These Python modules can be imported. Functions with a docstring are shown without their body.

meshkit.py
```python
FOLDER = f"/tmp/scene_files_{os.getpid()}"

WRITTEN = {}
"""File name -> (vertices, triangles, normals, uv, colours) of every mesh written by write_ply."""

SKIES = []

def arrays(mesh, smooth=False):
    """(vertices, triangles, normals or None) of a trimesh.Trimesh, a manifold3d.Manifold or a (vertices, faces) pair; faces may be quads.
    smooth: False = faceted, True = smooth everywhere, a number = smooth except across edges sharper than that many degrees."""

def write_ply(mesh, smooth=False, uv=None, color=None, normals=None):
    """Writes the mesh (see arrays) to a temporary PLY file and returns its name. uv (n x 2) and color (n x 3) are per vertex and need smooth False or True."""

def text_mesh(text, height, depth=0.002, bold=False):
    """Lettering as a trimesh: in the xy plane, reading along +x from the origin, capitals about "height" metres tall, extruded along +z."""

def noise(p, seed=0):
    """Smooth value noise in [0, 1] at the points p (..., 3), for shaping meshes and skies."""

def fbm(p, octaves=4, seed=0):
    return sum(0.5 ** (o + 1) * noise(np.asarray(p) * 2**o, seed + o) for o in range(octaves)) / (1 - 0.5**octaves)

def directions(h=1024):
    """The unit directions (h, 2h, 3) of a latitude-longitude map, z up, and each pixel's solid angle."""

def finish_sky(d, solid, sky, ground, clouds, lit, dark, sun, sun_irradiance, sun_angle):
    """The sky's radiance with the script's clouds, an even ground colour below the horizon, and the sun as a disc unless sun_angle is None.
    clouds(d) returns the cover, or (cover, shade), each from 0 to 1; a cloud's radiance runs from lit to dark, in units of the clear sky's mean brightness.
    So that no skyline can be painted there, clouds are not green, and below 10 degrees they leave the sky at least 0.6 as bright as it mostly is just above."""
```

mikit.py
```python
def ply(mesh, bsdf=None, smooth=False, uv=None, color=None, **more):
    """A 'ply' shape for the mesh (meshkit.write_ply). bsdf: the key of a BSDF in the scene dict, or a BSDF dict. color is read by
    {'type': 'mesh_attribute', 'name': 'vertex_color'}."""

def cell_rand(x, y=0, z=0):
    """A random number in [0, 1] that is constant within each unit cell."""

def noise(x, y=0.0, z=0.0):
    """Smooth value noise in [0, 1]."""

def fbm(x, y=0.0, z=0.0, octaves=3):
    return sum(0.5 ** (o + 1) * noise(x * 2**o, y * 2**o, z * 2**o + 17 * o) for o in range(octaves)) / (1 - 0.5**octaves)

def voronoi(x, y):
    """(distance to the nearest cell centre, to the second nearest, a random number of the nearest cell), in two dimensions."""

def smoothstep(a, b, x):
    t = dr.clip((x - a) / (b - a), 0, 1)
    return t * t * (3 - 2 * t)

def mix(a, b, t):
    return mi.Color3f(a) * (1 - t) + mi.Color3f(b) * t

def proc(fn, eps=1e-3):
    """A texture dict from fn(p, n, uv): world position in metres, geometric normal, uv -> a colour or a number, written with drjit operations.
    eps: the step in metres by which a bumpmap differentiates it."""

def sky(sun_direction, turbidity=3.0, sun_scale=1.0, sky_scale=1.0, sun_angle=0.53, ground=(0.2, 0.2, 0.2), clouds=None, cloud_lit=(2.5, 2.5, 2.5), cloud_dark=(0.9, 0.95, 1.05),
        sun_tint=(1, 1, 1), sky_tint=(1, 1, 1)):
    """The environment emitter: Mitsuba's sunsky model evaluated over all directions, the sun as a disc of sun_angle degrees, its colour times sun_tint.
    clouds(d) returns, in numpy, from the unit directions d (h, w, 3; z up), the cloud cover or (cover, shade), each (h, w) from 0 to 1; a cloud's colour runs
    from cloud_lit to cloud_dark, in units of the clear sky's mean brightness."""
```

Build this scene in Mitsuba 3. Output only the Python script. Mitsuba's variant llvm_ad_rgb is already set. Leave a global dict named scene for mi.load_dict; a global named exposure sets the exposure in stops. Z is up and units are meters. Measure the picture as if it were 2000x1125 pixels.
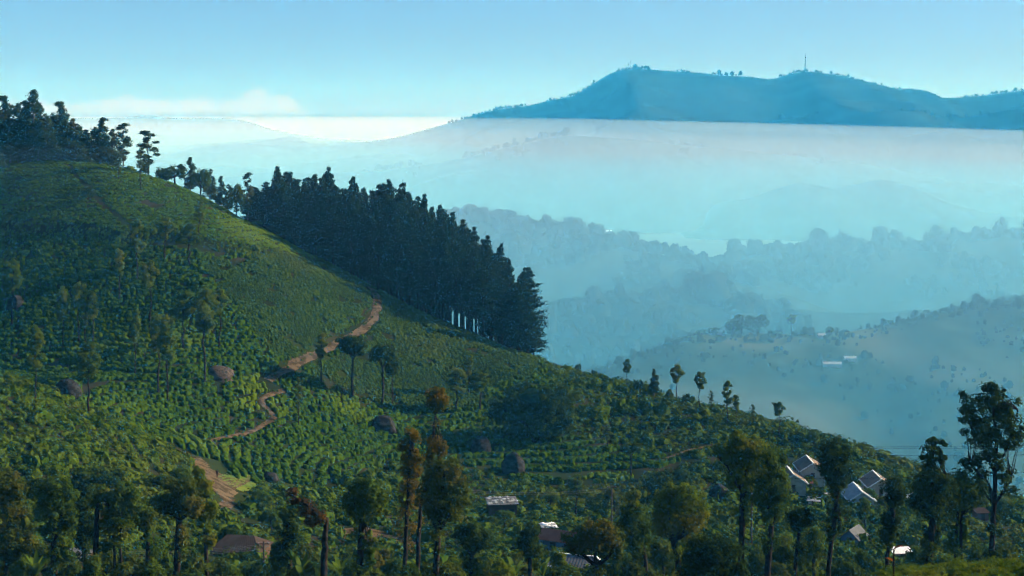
import math
import numpy as np, trimesh, mitsuba as mi, drjit as dr, mikit, meshkit
from scipy.interpolate import RBFInterpolator
from scipy.ndimage import map_coordinates
T = mi.ScalarTransform4f
scene, labels = {}, {}

# ------------------------------------------------------------------ camera, sky, air, exposure
exposure = 2.52
HFOV = 35.0
scene['camera'] = {'type': 'perspective', 'fov': HFOV, 'fov_axis': 'x', 'near_clip': 0.5, 'far_clip': 60000.0,
                   'principal_point_offset_y': 0.3, 'medium': {'type': 'ref', 'id': 'air'},
                   'to_world': T().look_at(origin=[0, 0, 0], target=[0, 100, 0], up=[0, 0, 1])}


def sky_clouds(d):
    """a low bank of small cumulus on the horizon, thickening towards one side, with thin high streaks"""
    az = np.degrees(np.arctan2(d[..., 0], d[..., 1]))
    el = np.degrees(np.arcsin(d[..., 2]))
    q = np.stack([az * 1.3, el * 1.9, az * 0 + 3.7], -1)
    n = meshkit.fbm(q, 4, 5)
    top = np.interp(az, [-40, -24, -19, -16, -14.6, -13.2, -11.8, -10.6, -9.6, -8.9, -8.3, -7.7, -7.2, -6.5], [0.2, 0.9, 0.5, 0.45, 0.62, 0.66, 0.52, 0.60, 0.72, 0.98, 0.78, 0.55, 0.15, -0.6])
    body = np.clip((top - el + 0.9 * (n - 0.5)) / 0.16, 0, 1) * np.clip((el + 0.6) / 0.8, 0, 1)
    away = np.clip((az + 60) / 20, 0, 1) * (az < -6)
    streak = meshkit.fbm(np.stack([az * 0.05, el * 0.9 + az * 0.03, az * 0 + 8.1], -1), 3, 21)
    high = 0.22 * np.clip((streak - 0.5) / 0.2, 0, 1) * np.clip((el - 1) / 6, 0, 1) * np.clip((60 - el) / 30, 0, 1)
    veil = 0.62 * np.exp(-np.clip(el, 0, 90) / 1.7)                     # the milky air low on the horizon, all round
    return np.clip(np.maximum(np.maximum(0.9 * body * away, high), veil), 0, 1), np.where(body * away > 0.3, np.clip(0.55 - n, 0, 0.4), 0.35)


SUN = (0.92, 0.23, 0.38)
scene['sky'] = mikit.sky(SUN, turbidity=3.0, sun_scale=2.1, sky_scale=0.66, clouds=sky_clouds, cloud_lit=(2.9, 3.1, 3.1), cloud_dark=(1.7, 2.1, 2.3), ground=(0.19, 0.20, 0.195),
                         sky_tint=(0.60, 0.90, 1.38), sun_tint=(0.80, 0.94, 1.18))
labels['sky'] = {'kind': 'structure'}
AIR_S = np.array([0.05, 0.53, 1.2]) * 1.0e-4                         # thin blue air, per metre
scene['air'] = {'type': 'homogeneous', 'albedo': {'type': 'rgb', 'value': [0.95, 0.96, 0.97]},
                'sigma_t': {'type': 'rgb', 'value': AIR_S.tolist()}}
scene['haze'] = {'type': 'cube', 'to_world': T().translate([0, 8000, -5]).scale([17500, 11000, 345]), 'bsdf': {'type': 'null'},
                 'interior': {'type': 'ref', 'id': 'air'}}
labels['haze'] = {'kind': 'stuff', 'label': 'thin blue haze filling the air over the hills and the valley', 'category': 'haze'}
# ------------------------------------------------------------------ the near hill: heights through surveyed points, with terraces and small bumps
CONTROL = np.array([(-260.5, 612, -14.5), (-242.6, 570, -36.8), (-242.6, 570, -60.2), (-221.3, 520, -77.9), (-140.4, 330, -43.2), (-127.7, 300, -54.4), (-114.9, 270, -62.6), (-102.1, 240, -68.1), (-277.5, 652, -15.5), (-298.8, 702, -19.5), (-337.1, 792, -54.5), (-400.9, 942, -144.5), (-182.2, 578, -18.2), (-168, 533, -34.4), (-157, 498, -52.6), (-133.7, 424, -68.8), (-101.5, 322, -52.3), (-91.4, 290, -61.7), (-85.1, 270, -66), (-77.2, 245, -69.5), (-194.8, 618, -20.2), (-210.6, 668, -26.2), (-239, 758, -63.2), (-286.3, 908, -158.2), (-157.8, 572, -17.5), (-145.4, 527, -35.7), (-136, 493, -52.1), (-118.1, 428, -68.1), (-88.3, 320, -56.5), (-79.2, 287, -63.8), (-68.4, 248, -70.4), (-168.8, 612, -19.5), (-182.6, 662, -25.5), (-207.4, 752, -62.5), (-248.8, 902, -157.5), (-133.6, 565, -16.2), (-123, 520, -35.2), (-114.9, 486, -51.3), (-104.5, 442, -66.2), (-90.8, 384, -74.5), (-75.7, 320, -62.5), (-68.1, 288, -66.7), (-59.1, 250, -70.9), (-143, 605, -19.2), (-154.9, 655, -26.2), (-176.2, 745, -66.2), (-211.6, 895, -156.2), (-123.4, 559, -19.7), (-118.3, 536, -29.6), (-105.9, 480, -50.7), (-96.7, 438, -65.6), (-85, 385, -75.9), (-132.2, 599, -28.7), (-143.2, 649, -46.7), (-163.1, 739, -89.7), (-196.2, 889, -159.7), (-108.8, 552, -26.1), (-100.9, 512, -39.5), (-91.8, 466, -55.1), (-83.5, 424, -68.8), (-74.9, 380, -76.1), (-66, 335, -71.3), (-59.1, 300, -73.3), (-50.8, 258, -73.2), (-116.6, 592, -35.1), (-126.5, 642, -53.1), (-144.2, 732, -96.1), (-173.8, 882, -166.1), (-97.1, 550, -31.2), (-90.4, 512, -41.2), (-82.3, 466, -55.1), (-75, 425, -69), (-104.2, 590, -40.2), (-113, 640, -58.2), (-128.9, 730, -101.2), (-155.4, 880, -171.2), (-85.6, 543, -36.8), (-80.7, 512, -43.6), (-74.4, 472, -55.8), (-68.1, 432, -70.1), (-63.4, 402, -77.9), (-58.6, 372, -82.7), (-52.8, 335, -81.8), (-47.3, 300, -79), (-41.3, 262, -74.3), (-91.9, 583, -45.8), (-99.8, 633, -63.8), (-114, 723, -106.8), (-137.6, 873, -176.8), (-68.2, 528, -44.4), (-62.6, 484, -57.2), (-57.1, 442, -71.8), (-52.5, 406, -81.3), (-46.8, 362, -83.9), (-73.4, 568, -53.4), (-79.9, 618, -71.4), (-91.5, 708, -114.4), (-110.9, 858, -184.4), (-41, 520, -57.4), (-38.9, 493, -66.1), (-36.1, 458, -80.1), (-33.3, 422, -87.1), (-29.8, 378, -87.6), (-24.6, 312, -81.1), (-20.3, 258, -73.2), (-44.1, 560, -66.4), (-48.1, 610, -84.4), (-55.2, 700, -127.4), (-67, 850, -197.4), (-19.2, 508, -65.7), (-18.2, 480, -74.9), (-16.9, 448, -84), (-15.3, 405, -88.7), (-13.2, 350, -85.5), (-20.7, 548, -74.7), (-22.6, 598, -92.7), (-26, 688, -135.7), (-31.7, 838, -205.7), (0, 495, -72.6), (0, 465, -81.4), (0, 430, -88.8), (0, 388, -89.9), (0, 322, -83.7), (0, 266, -75.5), (0, 535, -81.6), (0, 585, -99.6), (0, 675, -142.6), (0, 825, -212.6), (19.1, 485, -76.5), (17.8, 452, -84.8), (16.7, 425, -90.4), (14.9, 378, -90), (20.7, 525, -85.5), (22.7, 575, -103.5), (26.2, 665, -146.5), (32.1, 815, -216.5), (37.4, 475, -80.1), (34.9, 443, -87.3), (32.7, 415, -90.9), (28.4, 360, -88), (21.7, 275, -78), (40.6, 515, -89.1), (44.5, 565, -107.1), (51.6, 655, -150.1), (63.4, 805, -220.1), (55, 465, -84.3), (52, 440, -89.5), (47.3, 400, -91.4), (59.7, 505, -93.3), (65.6, 555, -111.3), (76.3, 645, -154.3), (94, 795, -224.3), (72.2, 458, -87.4), (67.8, 430, -91.5), (59.6, 378, -92.4), (45.7, 290, -82.3), (78.5, 498, -96.4), (86.4, 548, -114.4), (100.6, 638, -157.4), (124.2, 788, -227.4), (89.1, 452, -89.3), (83.7, 425, -93.1), (75.9, 385, -94.1), (96.9, 492, -98.3), (106.8, 542, -116.3), (124.5, 632, -159.3), (154.1, 782, -229.3), (105.5, 446, -95.6), (94.1, 398, -94.7), (82.3, 348, -90.5), (68.6, 290, -82.3), (114.9, 486, -104.6), (126.7, 536, -122.6), (148, 626, -165.6), (183.5, 776, -235.6), (132.4, 420, -102.6), (115.1, 365, -96.1), (97.7, 310, -88), (145, 460, -111.6), (160.8, 510, -129.6), (189.2, 600, -172.6), (236.4, 750, -242.6), (176.5, 400, -110.3), (150.1, 340, -99.1), (128, 290, -93.7), (194.2, 440, -119.3), (216.3, 490, -137.3), (256, 580, -180.3), (322.2, 730, -250.3), (-300, 60, -20.3), (-300, 100, -31.1), (-300, 140, -41.9), (-300, 200, -58.3), (-300, -40, 2.1), (-300, 0, -1.9), (-300, 25, -10.4), (-150, 60, -20.3), (-150, 100, -31.1), (-150, 140, -41.9), (-150, 200, -58.3), (-150, -40, 2.1), (-150, 0, -1.9), (-150, 25, -10.4), (-60, 60, -20.3), (-60, 100, -31.1), (-60, 140, -41.9), (-60, 200, -58.3), (-60, -40, 2.1), (-60, 0, -1.9), (-60, 25, -10.4), (-15, 60, -20.3), (-15, 100, -31.1), (-15, 140, -41.9), (-15, 200, -58.3), (-15, -40, 2.1), (-15, 0, -1.9), (-15, 25, -10.4), (15, 60, -20.3), (15, 100, -31.1), (15, 140, -41.9), (15, 200, -58.3), (15, -40, 2.1), (15, 0, -1.9), (15, 25, -10.4), (60, 60, -20.3), (60, 200, -58.3), (60, -40, 2.1), (60, 0, -1.9), (60, 25, -10.4), (150, 60, -20.3), (150, 200, -58.3), (150, -40, 2.1), (150, 0, -1.9), (150, 25, -10.4), (300, 60, -20.3), (300, 100, -31.1), (300, 140, -41.9), (300, 200, -58.3), (300, -40, 2.1), (300, 0, -1.9), (300, 25, -10.4), (23, 112, -34.1), (26.1, 112, -32.7), (28.2, 112, -31.5), (31.8, 112, -31), (35.3, 112, -30.8), (42.4, 112, -30.5), (53, 112, -30.5), (42.6, 150, -41.9), (47.3, 150, -41.8), (56.7, 150, -41.6), (33.1, 150, -44.5)]
)
_rbf = RBFInterpolator(CONTROL[:, :2] / 100, CONTROL[:, 2], smoothing=0.15, kernel='thin_plate_spline')
GX0, GX1, GY0, GY1, STEP = -420.0, 430.0, -40.0, 900.0, 2.8
_gx, _gy = np.arange(GX0, GX1 + 0.1, STEP), np.arange(GY0, GY1 + 0.1, STEP)
BANK = np.array([(-236.2, 555), (-167.4, 531), (-144.8, 522), (-124.3, 512), (-108.6, 514), (-93.4, 511), (-80.7, 512), (-67.5, 522)]
)                                                                     # the foot of the terrace wall across the hill


def sstep(a, b, x):
    t = np.clip((x - a) / (b - a), 0, 1)
    return t * t * (3 - 2 * t)


def _coarse():
    xx, yy = np.meshgrid(_gx, _gy, indexing='ij')
    p = np.stack([xx.ravel(), yy.ravel()], 1)
    z = _rbf(p / 100).reshape(xx.shape)
    q = np.stack([xx / 34, yy / 34, xx * 0], -1)
    z = z + 3.4 * (meshkit.fbm(q, 4, 3) - 0.5) * sstep(150, 300, yy)
    d = yy - np.interp(xx, BANK[:, 0], BANK[:, 1])
    on = sstep(BANK[-1, 0] + 2, BANK[-1, 0] - 10, xx)
    z = z + on * 2.6 * (sstep(-1.6, 1.6, d) - sstep(-34, 34, d))
    return z


_gz = _coarse()


def ground(x, y):
    """the hill's height at world x, y"""
    x, y = np.asarray(x, float), np.asarray(y, float)
    return map_coordinates(_gz, [np.atleast_1d((x - GX0) / STEP), np.atleast_1d((y - GY0) / STEP)], order=1, mode='nearest').reshape(np.broadcast(x, y).shape)
# ------------------------------------------------------------------ materials
def tex(fn, eps=1e-3):
    return mikit.proc(fn, eps)


def two_tone(c1, c2, s, lo=0.35, hi=0.65, octaves=2, c3=None, s3=0.05):
    """a colour that wanders between two (or three) tones with noise of a given frequency per metre"""
    def fn(p, n, uv):
        c = mikit.mix(c1, c2, mikit.smoothstep(lo, hi, mikit.fbm(p.x * s, p.y * s, p.z * s, octaves)))
        if c3 is not None:
            c = mikit.mix(c, c3, mikit.smoothstep(0.5, 0.72, mikit.fbm(p.x * s3 + 9.0, p.y * s3, p.z * s3, 2)))
        return c
    return fn


def diffuse(key, fn):
    scene[key] = {'type': 'twosided', 'bsdf': {'type': 'diffuse', 'reflectance': fn if isinstance(fn, dict) else tex(fn)}}


def leafy(key, fn, trans=0.7, rough=0.55):
    scene[key] = {'type': 'principledthin', 'base_color': tex(fn), 'roughness': rough, 'diff_trans': trans, 'eta': 1.4}


diffuse('far_green', two_tone((0.014, 0.028, 0.012), (0.028, 0.042, 0.014), 0.012, 0.4, 0.62, 3, (0.055, 0.06, 0.022), 0.008))
diffuse('far_forest', two_tone((0.012, 0.024, 0.012), (0.018, 0.030, 0.014), 0.0035))
diffuse('valley_field', {'type': 'rgb', 'value': [0.04, 0.055, 0.025]})
diffuse('hill_soil', two_tone((0.012, 0.018, 0.007), (0.03, 0.026, 0.014), 0.11, 0.45, 0.75, 3, (0.02, 0.03, 0.008), 0.035))


# ------------------------------------------------------------------ terrain sheet, valley floor, far ridges
def grid_mesh(X, Y, Z):
    n, m = X.shape
    v = np.stack([X, Y, Z], -1).reshape(-1, 3)
    i, j = np.meshgrid(np.arange(n - 1), np.arange(m - 1), indexing='ij')
    a = (i * m + j).ravel()
    return v, np.vstack([np.stack([a, a + m, a + m + 1], 1), np.stack([a, a + m + 1, a + 1], 1)])


def structure(key, shape):
    scene[key] = shape
    labels[key] = {'kind': 'structure'}


_X, _Y = np.meshgrid(_gx, _gy, indexing='ij')
structure('hill_ground', mikit.ply(grid_mesh(_X, _Y, _gz), 'hill_soil', smooth=True))

_vx, _vy = np.meshgrid(np.linspace(-17000, 17000, 171), np.linspace(-2900, 18800, 110), indexing='ij')
_vz = -288 + 5 * (meshkit.fbm(np.stack([_vx / 2500, _vy / 2500, _vx * 0], -1), 3, 77) - 0.5)
structure('valley_ground', mikit.ply(grid_mesh(_vx, _vy, _vz), 'valley_field', smooth=True))


def ridge_surface(crest, front, back, seed, gully, scale, du):
    """a height surface through a crest line that falls to the valley in front of and behind it"""
    c = np.array(crest, float)
    s = np.concatenate([[0], np.cumsum(np.linalg.norm(np.diff(c[:, :2], axis=0), axis=1))])
    u = np.linspace(0, s[-1], max(int(s[-1] / du), 8))
    from scipy.interpolate import PchipInterpolator
    cx, cy, cz = (PchipInterpolator(s, c[:, k])(u) for k in range(3))
    v = np.concatenate([np.linspace(-1, 0, 41), np.linspace(0, 1, 13)[1:]])
    U, V = np.meshgrid(np.arange(len(u)), v, indexing='ij')
    off = np.where(V < 0, V * front, V * back)
    X = cx[U] + 0.0 * off
    Y = cy[U] + off
    q = np.stack([X / scale, Y / scale, X * 0 + seed], -1)
    n = meshkit.fbm(q, 5, seed)
    rid = 1 - np.abs(2 * meshkit.fbm(np.stack([X / scale, Y / (scale * 3.0), X * 0 + seed + 0.5], -1), 3, seed + 40) - 1)
    a = np.abs(V)
    prof = (1 - a) ** 1.25 * 0.75 + 0.25 * np.clip(1 - a * a, 0, 1)
    Z = -292 + (cz[U] + 292) * prof + gully * (rid - 0.62 + 0.8 * (n - 0.5)) * 4 * a * (1 - a) + 0.10 * gully * (n - 0.5)
    return X, Y, Z


RIDGES = {}


def ridge(key, crest, front, back, seed, gully, scale, du=30.0, mat='far_green'):
    X, Y, Z = ridge_surface(crest, front, back, seed, gully, scale, du)
    RIDGES[key] = (X, Y, Z)
    structure(key, mikit.ply(grid_mesh(X, Y, Z), mat, smooth=True))


ridge('middle_hill', [(-164, 1180, -199), (0, 1200, -193), (50, 1220, -192), (99, 1260, -185), (139, 1300, -177), (168, 1330, -179), (199, 1340, -180), (234, 1350, -182), (266, 1360, -183), (307, 1390, -182), (361, 1430, -176), (417, 1470, -172), (473, 1500, -169), (590, 1560, -160), (757, 1600, -149)], 620, 420, 11, 22, 130, 12)
ridge('lower_forest_ridge', [(-180, 1900, -255), (-29, 1850, -236), (35, 1830, -227), (81, 1830, -223), (110, 1840, -216), (140, 1850, -216), (170, 1860, -209), (207, 1880, -216), (252, 1900, -223), (304, 1930, -231), (430, 1950, -237), (631, 2000, -236), (840, 2050, -236)], 420, 350, 12, 22, 150, 15, mat='far_forest')
ridge('forest_ridge', [(-596, 2700, -209), (-246, 2600, -176), (-121, 2550, -167), (-48, 2520, -164), (0, 2500, -169), (63, 2490, -181), (132, 2470, -193), (193, 2450, -205), (245, 2430, -213), (303, 2400, -226), (338, 2380, -236), (441, 2330, -268)], 700, 500, 13, 40, 220, 20, mat='far_forest')
ridge('wooded_ridge', [(141, 2480, -293), (239, 2530, -269), (309, 2580, -248), (355, 2620, -233), (418, 2650, -228), (490, 2680, -226), (553, 2700, -224), (648, 2740, -228), (725, 2770, -226), (794, 2800, -221), (898, 2850, -215), (1209, 2950, -209)], 600, 500, 14, 40, 220, 20, mat='far_forest')
ridge('misty_knoll', [(407, 4300, -291), (540, 4280, -236), (645, 4260, -215), (710, 4250, -188), (757, 4250, -176), (804, 4250, -185), (846, 4260, -192), (915, 4270, -179), (978, 4280, -170), (1057, 4300, -190), (1160, 4330, -232), (1306, 4360, -268)], 600, 600, 15, 30, 300, 30, mat='far_forest')
ridge('misty_hill', [(-1324, 5600, -230), (-867, 5500, -208), (-515, 5450, -194), (-287, 5350, -164), (-167, 5300, -142), (-33, 5250, -108), (66, 5220, -87), (139, 5200, -70), (197, 5200, -66), (296, 5210, -71), (396, 5230, -79), (531, 5260, -95), (702, 5300, -110), (936, 5400, -136), (1300, 5500, -165), (1765, 5600, -185)], 1300, 900, 16, 60, 420, 40, mat='far_forest')
ridge('big_mountain', [(-2440, 8600, -230), (-1570, 8300, -196), (-1124, 8100, -153), (-908, 8000, -156), (-747, 7900, -134), (-590, 7800, -111), (-437, 7700, -73), (-288, 7620, -31), (-167, 7560, 5), (-47, 7500, 33), (71, 7470, 47), (188, 7450, 75), (269, 7430, 87), (350, 7410, 133), (420, 7400, 175), (478, 7400, 203), (560, 7400, 212), (700, 7400, 203), (863, 7400, 191), (980, 7400, 177), (1073, 7400, 173), (1178, 7400, 161), (1260, 7400, 184), (1341, 7400, 196), (1423, 7400, 187), (1540, 7400, 166), (1680, 7400, 128), (1738, 7400, 114), (1808, 7400, 119), (1878, 7400, 82), (1983, 7400, 79), (2100, 7400, 84), (2240, 7400, 100), (2356, 7400, 112), (2799, 7400, 140), (3783, 7500, 83)], 2600, 1800, 17, 170, 700, 40, mat='far_forest')
ridge('mountain_spur', [(695, 6300, -73), (985, 6250, -22), (1177, 6220, -2), (1368, 6200, 14), (1520, 6180, 16), (1667, 6150, -12), (1736, 6120, -6), (1827, 6100, 13), (1936, 6080, 33), (2270, 6000, 66), (2976, 5900, 93)], 1500, 700, 18, 80, 500, 40, mat='far_forest')
ridge('far_ridge', [(-7314, 14500, -41), (-5372, 14200, -31), (-3972, 14000, -26), (-3506, 13900, -26), (-3089, 13800, -13), (-2807, 13700, -26), (-2462, 13700, -26), (-2230, 13600, -51), (-1958, 13500, -132), (-1532, 13500, -200), (-851, 13500, -234), (0, 13500, -255)], 2500, 1500, 19, 12, 1800, 150, mat='far_forest')
ridge('far_hill', [(-3064, 10800, -242), (-2339, 10600, -204), (-1920, 10500, -182), (-1541, 10400, -151), (-1443, 10400, -154), (-1246, 10400, -197), (-656, 10400, -246)], 1800, 1200, 20, 15, 1500, 120, mat='far_forest')

# ------------------------------------------------------------------ the mist that lies in the valley: nested banks, each denser than the one round it
def mist_bank(key, medium, outside, tone, sigma, y0, y1, z0, tops, label):
    """a closed prism between y0 and y1 whose upper side runs through the points tops (x, z)"""
    scene[medium] = {'type': 'homogeneous', 'albedo': {'type': 'rgb', 'value': MIST_ALBEDO}, 'sigma_t': {'type': 'rgb', 'value': (AIR_S + np.array(tone) * sigma).tolist()}}
    n = len(tops)
    v = np.array([(x, y, z) for y in (y0, y1) for x, z in tops] + [(x, y, z0) for y in (y0, y1) for x, z in tops], float)
    f = []
    for k in range(n - 1):
        a, b, c, d = k, k + 1, n + k + 1, n + k
        p, q, r, s = (t + 2 * n for t in (a, b, c, d))
        f += [(a, b, c), (a, c, d), (p, r, q), (p, s, r), (a, q, b), (a, p, q), (d, c, r), (d, r, s)]
    f += [(0, n, 3 * n), (0, 3 * n, 2 * n), (n - 1, 3 * n - 1, 4 * n - 1), (n - 1, 4 * n - 1, 2 * n - 1)]
    scene[key] = mikit.ply((v, np.array(f)), {'type': 'null'}, interior={'type': 'ref', 'id': medium}, exterior={'type': 'ref', 'id': outside})
    labels[key] = {'kind': 'stuff', 'label': label, 'category': 'mist'}


MIST_ALBEDO, PALE, BLUE = [0.96, 0.97, 0.98], (0.75, 0.97, 1.10), (0.16, 0.80, 1.42)
mist_bank('valley_mist', 'thin_mist', 'air', PALE, 0.85e-4, 480, 18000, -340, [(-6000, -10), (200, -10), (1200, -34), (2200, -74), (6000, -84)], 'thin soft upper edge of the pale mist that fills the valley')
mist_bank('low_mist', 'thick_mist', 'thin_mist', PALE, 1.6e-4, 560, 17990, -338, [(-5990, -50), (200, -52), (1200, -78), (2200, -112), (5990, -122)], 'pale bank of mist with a flat top filling the valley below the far mountain')
mist_bank('hollow_mist', 'hollow_medium', 'thick_mist', BLUE, 4.0e-4, 600, 17980, -336, [(-5980, -106), (200, -112), (1200, -132), (2200, -160), (5980, -170)], 'bluish haze pooled in the hollow beyond the tea hill')


# ------------------------------------------------------------------ ground cover: tea, young plantings and scrub, all real bushes on the slope
import shapely
from shapely.geometry import Polygon, LineString

ZONE = {k: Polygon(v) for k, v in {
    'upper_field': [(-252.2, 640), (-197, 625), (-145.7, 608), (-130.6, 592), (-101, 572), (-72.6, 562), (-61.9, 545), (-66.4, 526.2), (-80.6, 511.5), (-92.8, 507.5), (-107.2, 507.5), (-124, 511), (-144.5, 520.8), (-167.8, 532.2), (-228.8, 580.5)],
    'tea_slope': [(-228.1, 578.8), (-167.6, 531.5), (-123.9, 510.5), (-92.4, 505.5), (-67.6, 523), (-51.5, 545), (9.8, 520), (63.1, 500), (63.6, 448.2), (32.4, 410.8), (16.4, 399), (-5.2, 411.5), (-13.1, 416.8), (-30.9, 409), (-36.7, 388), (-44.6, 372), (-54.6, 361), (-54.7, 327.5), (-65.5, 364.5), (-71.4, 359.2), (-76.5, 362), (-83.2, 352), (-95.4, 346), (-108.4, 344), (-135.6, 344)],
    'young_left': [(-95.5, 500.5), (-83.4, 508.8), (-67.8, 524.2), (-61.9, 545), (-47.7, 540), (-44.9, 501.2), (-47.4, 485), (-53.4, 470.5), (-60.5, 451.8), (-65.1, 449), (-71.9, 456.2), (-80.1, 470.2), (-88.2, 482.5)],
    'young_right': [(-44.6, 540), (-16.7, 530), (8.1, 516), (8.5, 480.5), (1.5, 476), (-6.6, 468), (-10.1, 456), (-28.4, 450.2), (-33.9, 448), (-50.3, 443.5), (-56.6, 448.5), (-51.1, 463), (-42.9, 485.8), (-40.4, 502)],
    'scrub_right': [(8.2, 522), (39.8, 505), (62.4, 495), (98.9, 490), (119.8, 475), (149, 450), (117.8, 356), (98.5, 390.8), (87.7, 434.5), (60.6, 427.2), (35.2, 429.2), (24.7, 435.5), (16.6, 437.8), (11.9, 472)],
    'spur': [(-125.4, 346), (-109.1, 346), (-95.7, 347), (-83.5, 353), (-76.7, 363), (-69, 350.2), (-62.7, 321), (-59, 314.5), (-55.4, 303.2), (-49, 259), (-87.1, 240.2)],
    'bank': [(-236.2, 552.8), (-167.4, 528.8), (-144.8, 519.8), (-124.3, 509.8), (-108.6, 511.8), (-93.4, 508.8), (-80.7, 509.8), (-67.5, 519.8), (-67.5, 523.9), (-80.7, 513.9), (-93.4, 512.9), (-108.6, 515.9), (-124.3, 513.9), (-144.8, 523.9), (-167.4, 532.9), (-236.2, 556.9)],
    'valley': [(-56.2, 302), (-53.1, 318), (-53.4, 352.8), (-44.1, 368.2), (-36.4, 384.5), (-30.8, 406.8), (-13.1, 414.5), (-5.2, 409), (16.2, 394.8), (32.2, 408.5), (61.7, 435.2), (87.7, 434.5), (100.6, 398.8), (136.2, 407.5), (40.1, 120), (-47.9, 257.8)],
    'hilltop': [(-225.5, 622), (-181.4, 612), (-153.6, 594), (-134.9, 580), (-137.7, 592), (-158.2, 612), (-187.3, 632), (-232, 640)],
    'clearing': [(-69.5, 349), (-69.1, 360.5), (-64.3, 346.8), (-59.4, 339.8), (-56.6, 356.8), (-55.5, 345.2), (-55.8, 329), (-52.7, 308.5), (-54.8, 302.5), (-56.3, 314.2), (-59.6, 320.2), (-62.7, 327)],
    'grass': [(-61, 352), (-56.4, 357.5), (-52.9, 349.8), (-52.6, 333.5), (-54.9, 328.8), (-58.3, 330.5), (-60.8, 335.5)],
    'cut_bank': [(-61.8, 452), (-57.8, 458), (-53, 467.2), (-49.8, 476), (-49.1, 475), (-52.7, 464.5), (-57.4, 455.5), (-61.9, 446.2)],
    'soil_terrace': [(-34.2, 319), (-28.6, 324.5), (-21.1, 319.2), (-17.8, 313), (-21.5, 309.5), (-27.6, 312.8), (-32.6, 313.2)],
    'garden': [(1.1, 360.2), (7, 368.5), (12.7, 366.8), (17.8, 352.2), (13.1, 347), (6.7, 355.8), (1.1, 347.2)],
}.items()}
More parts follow.
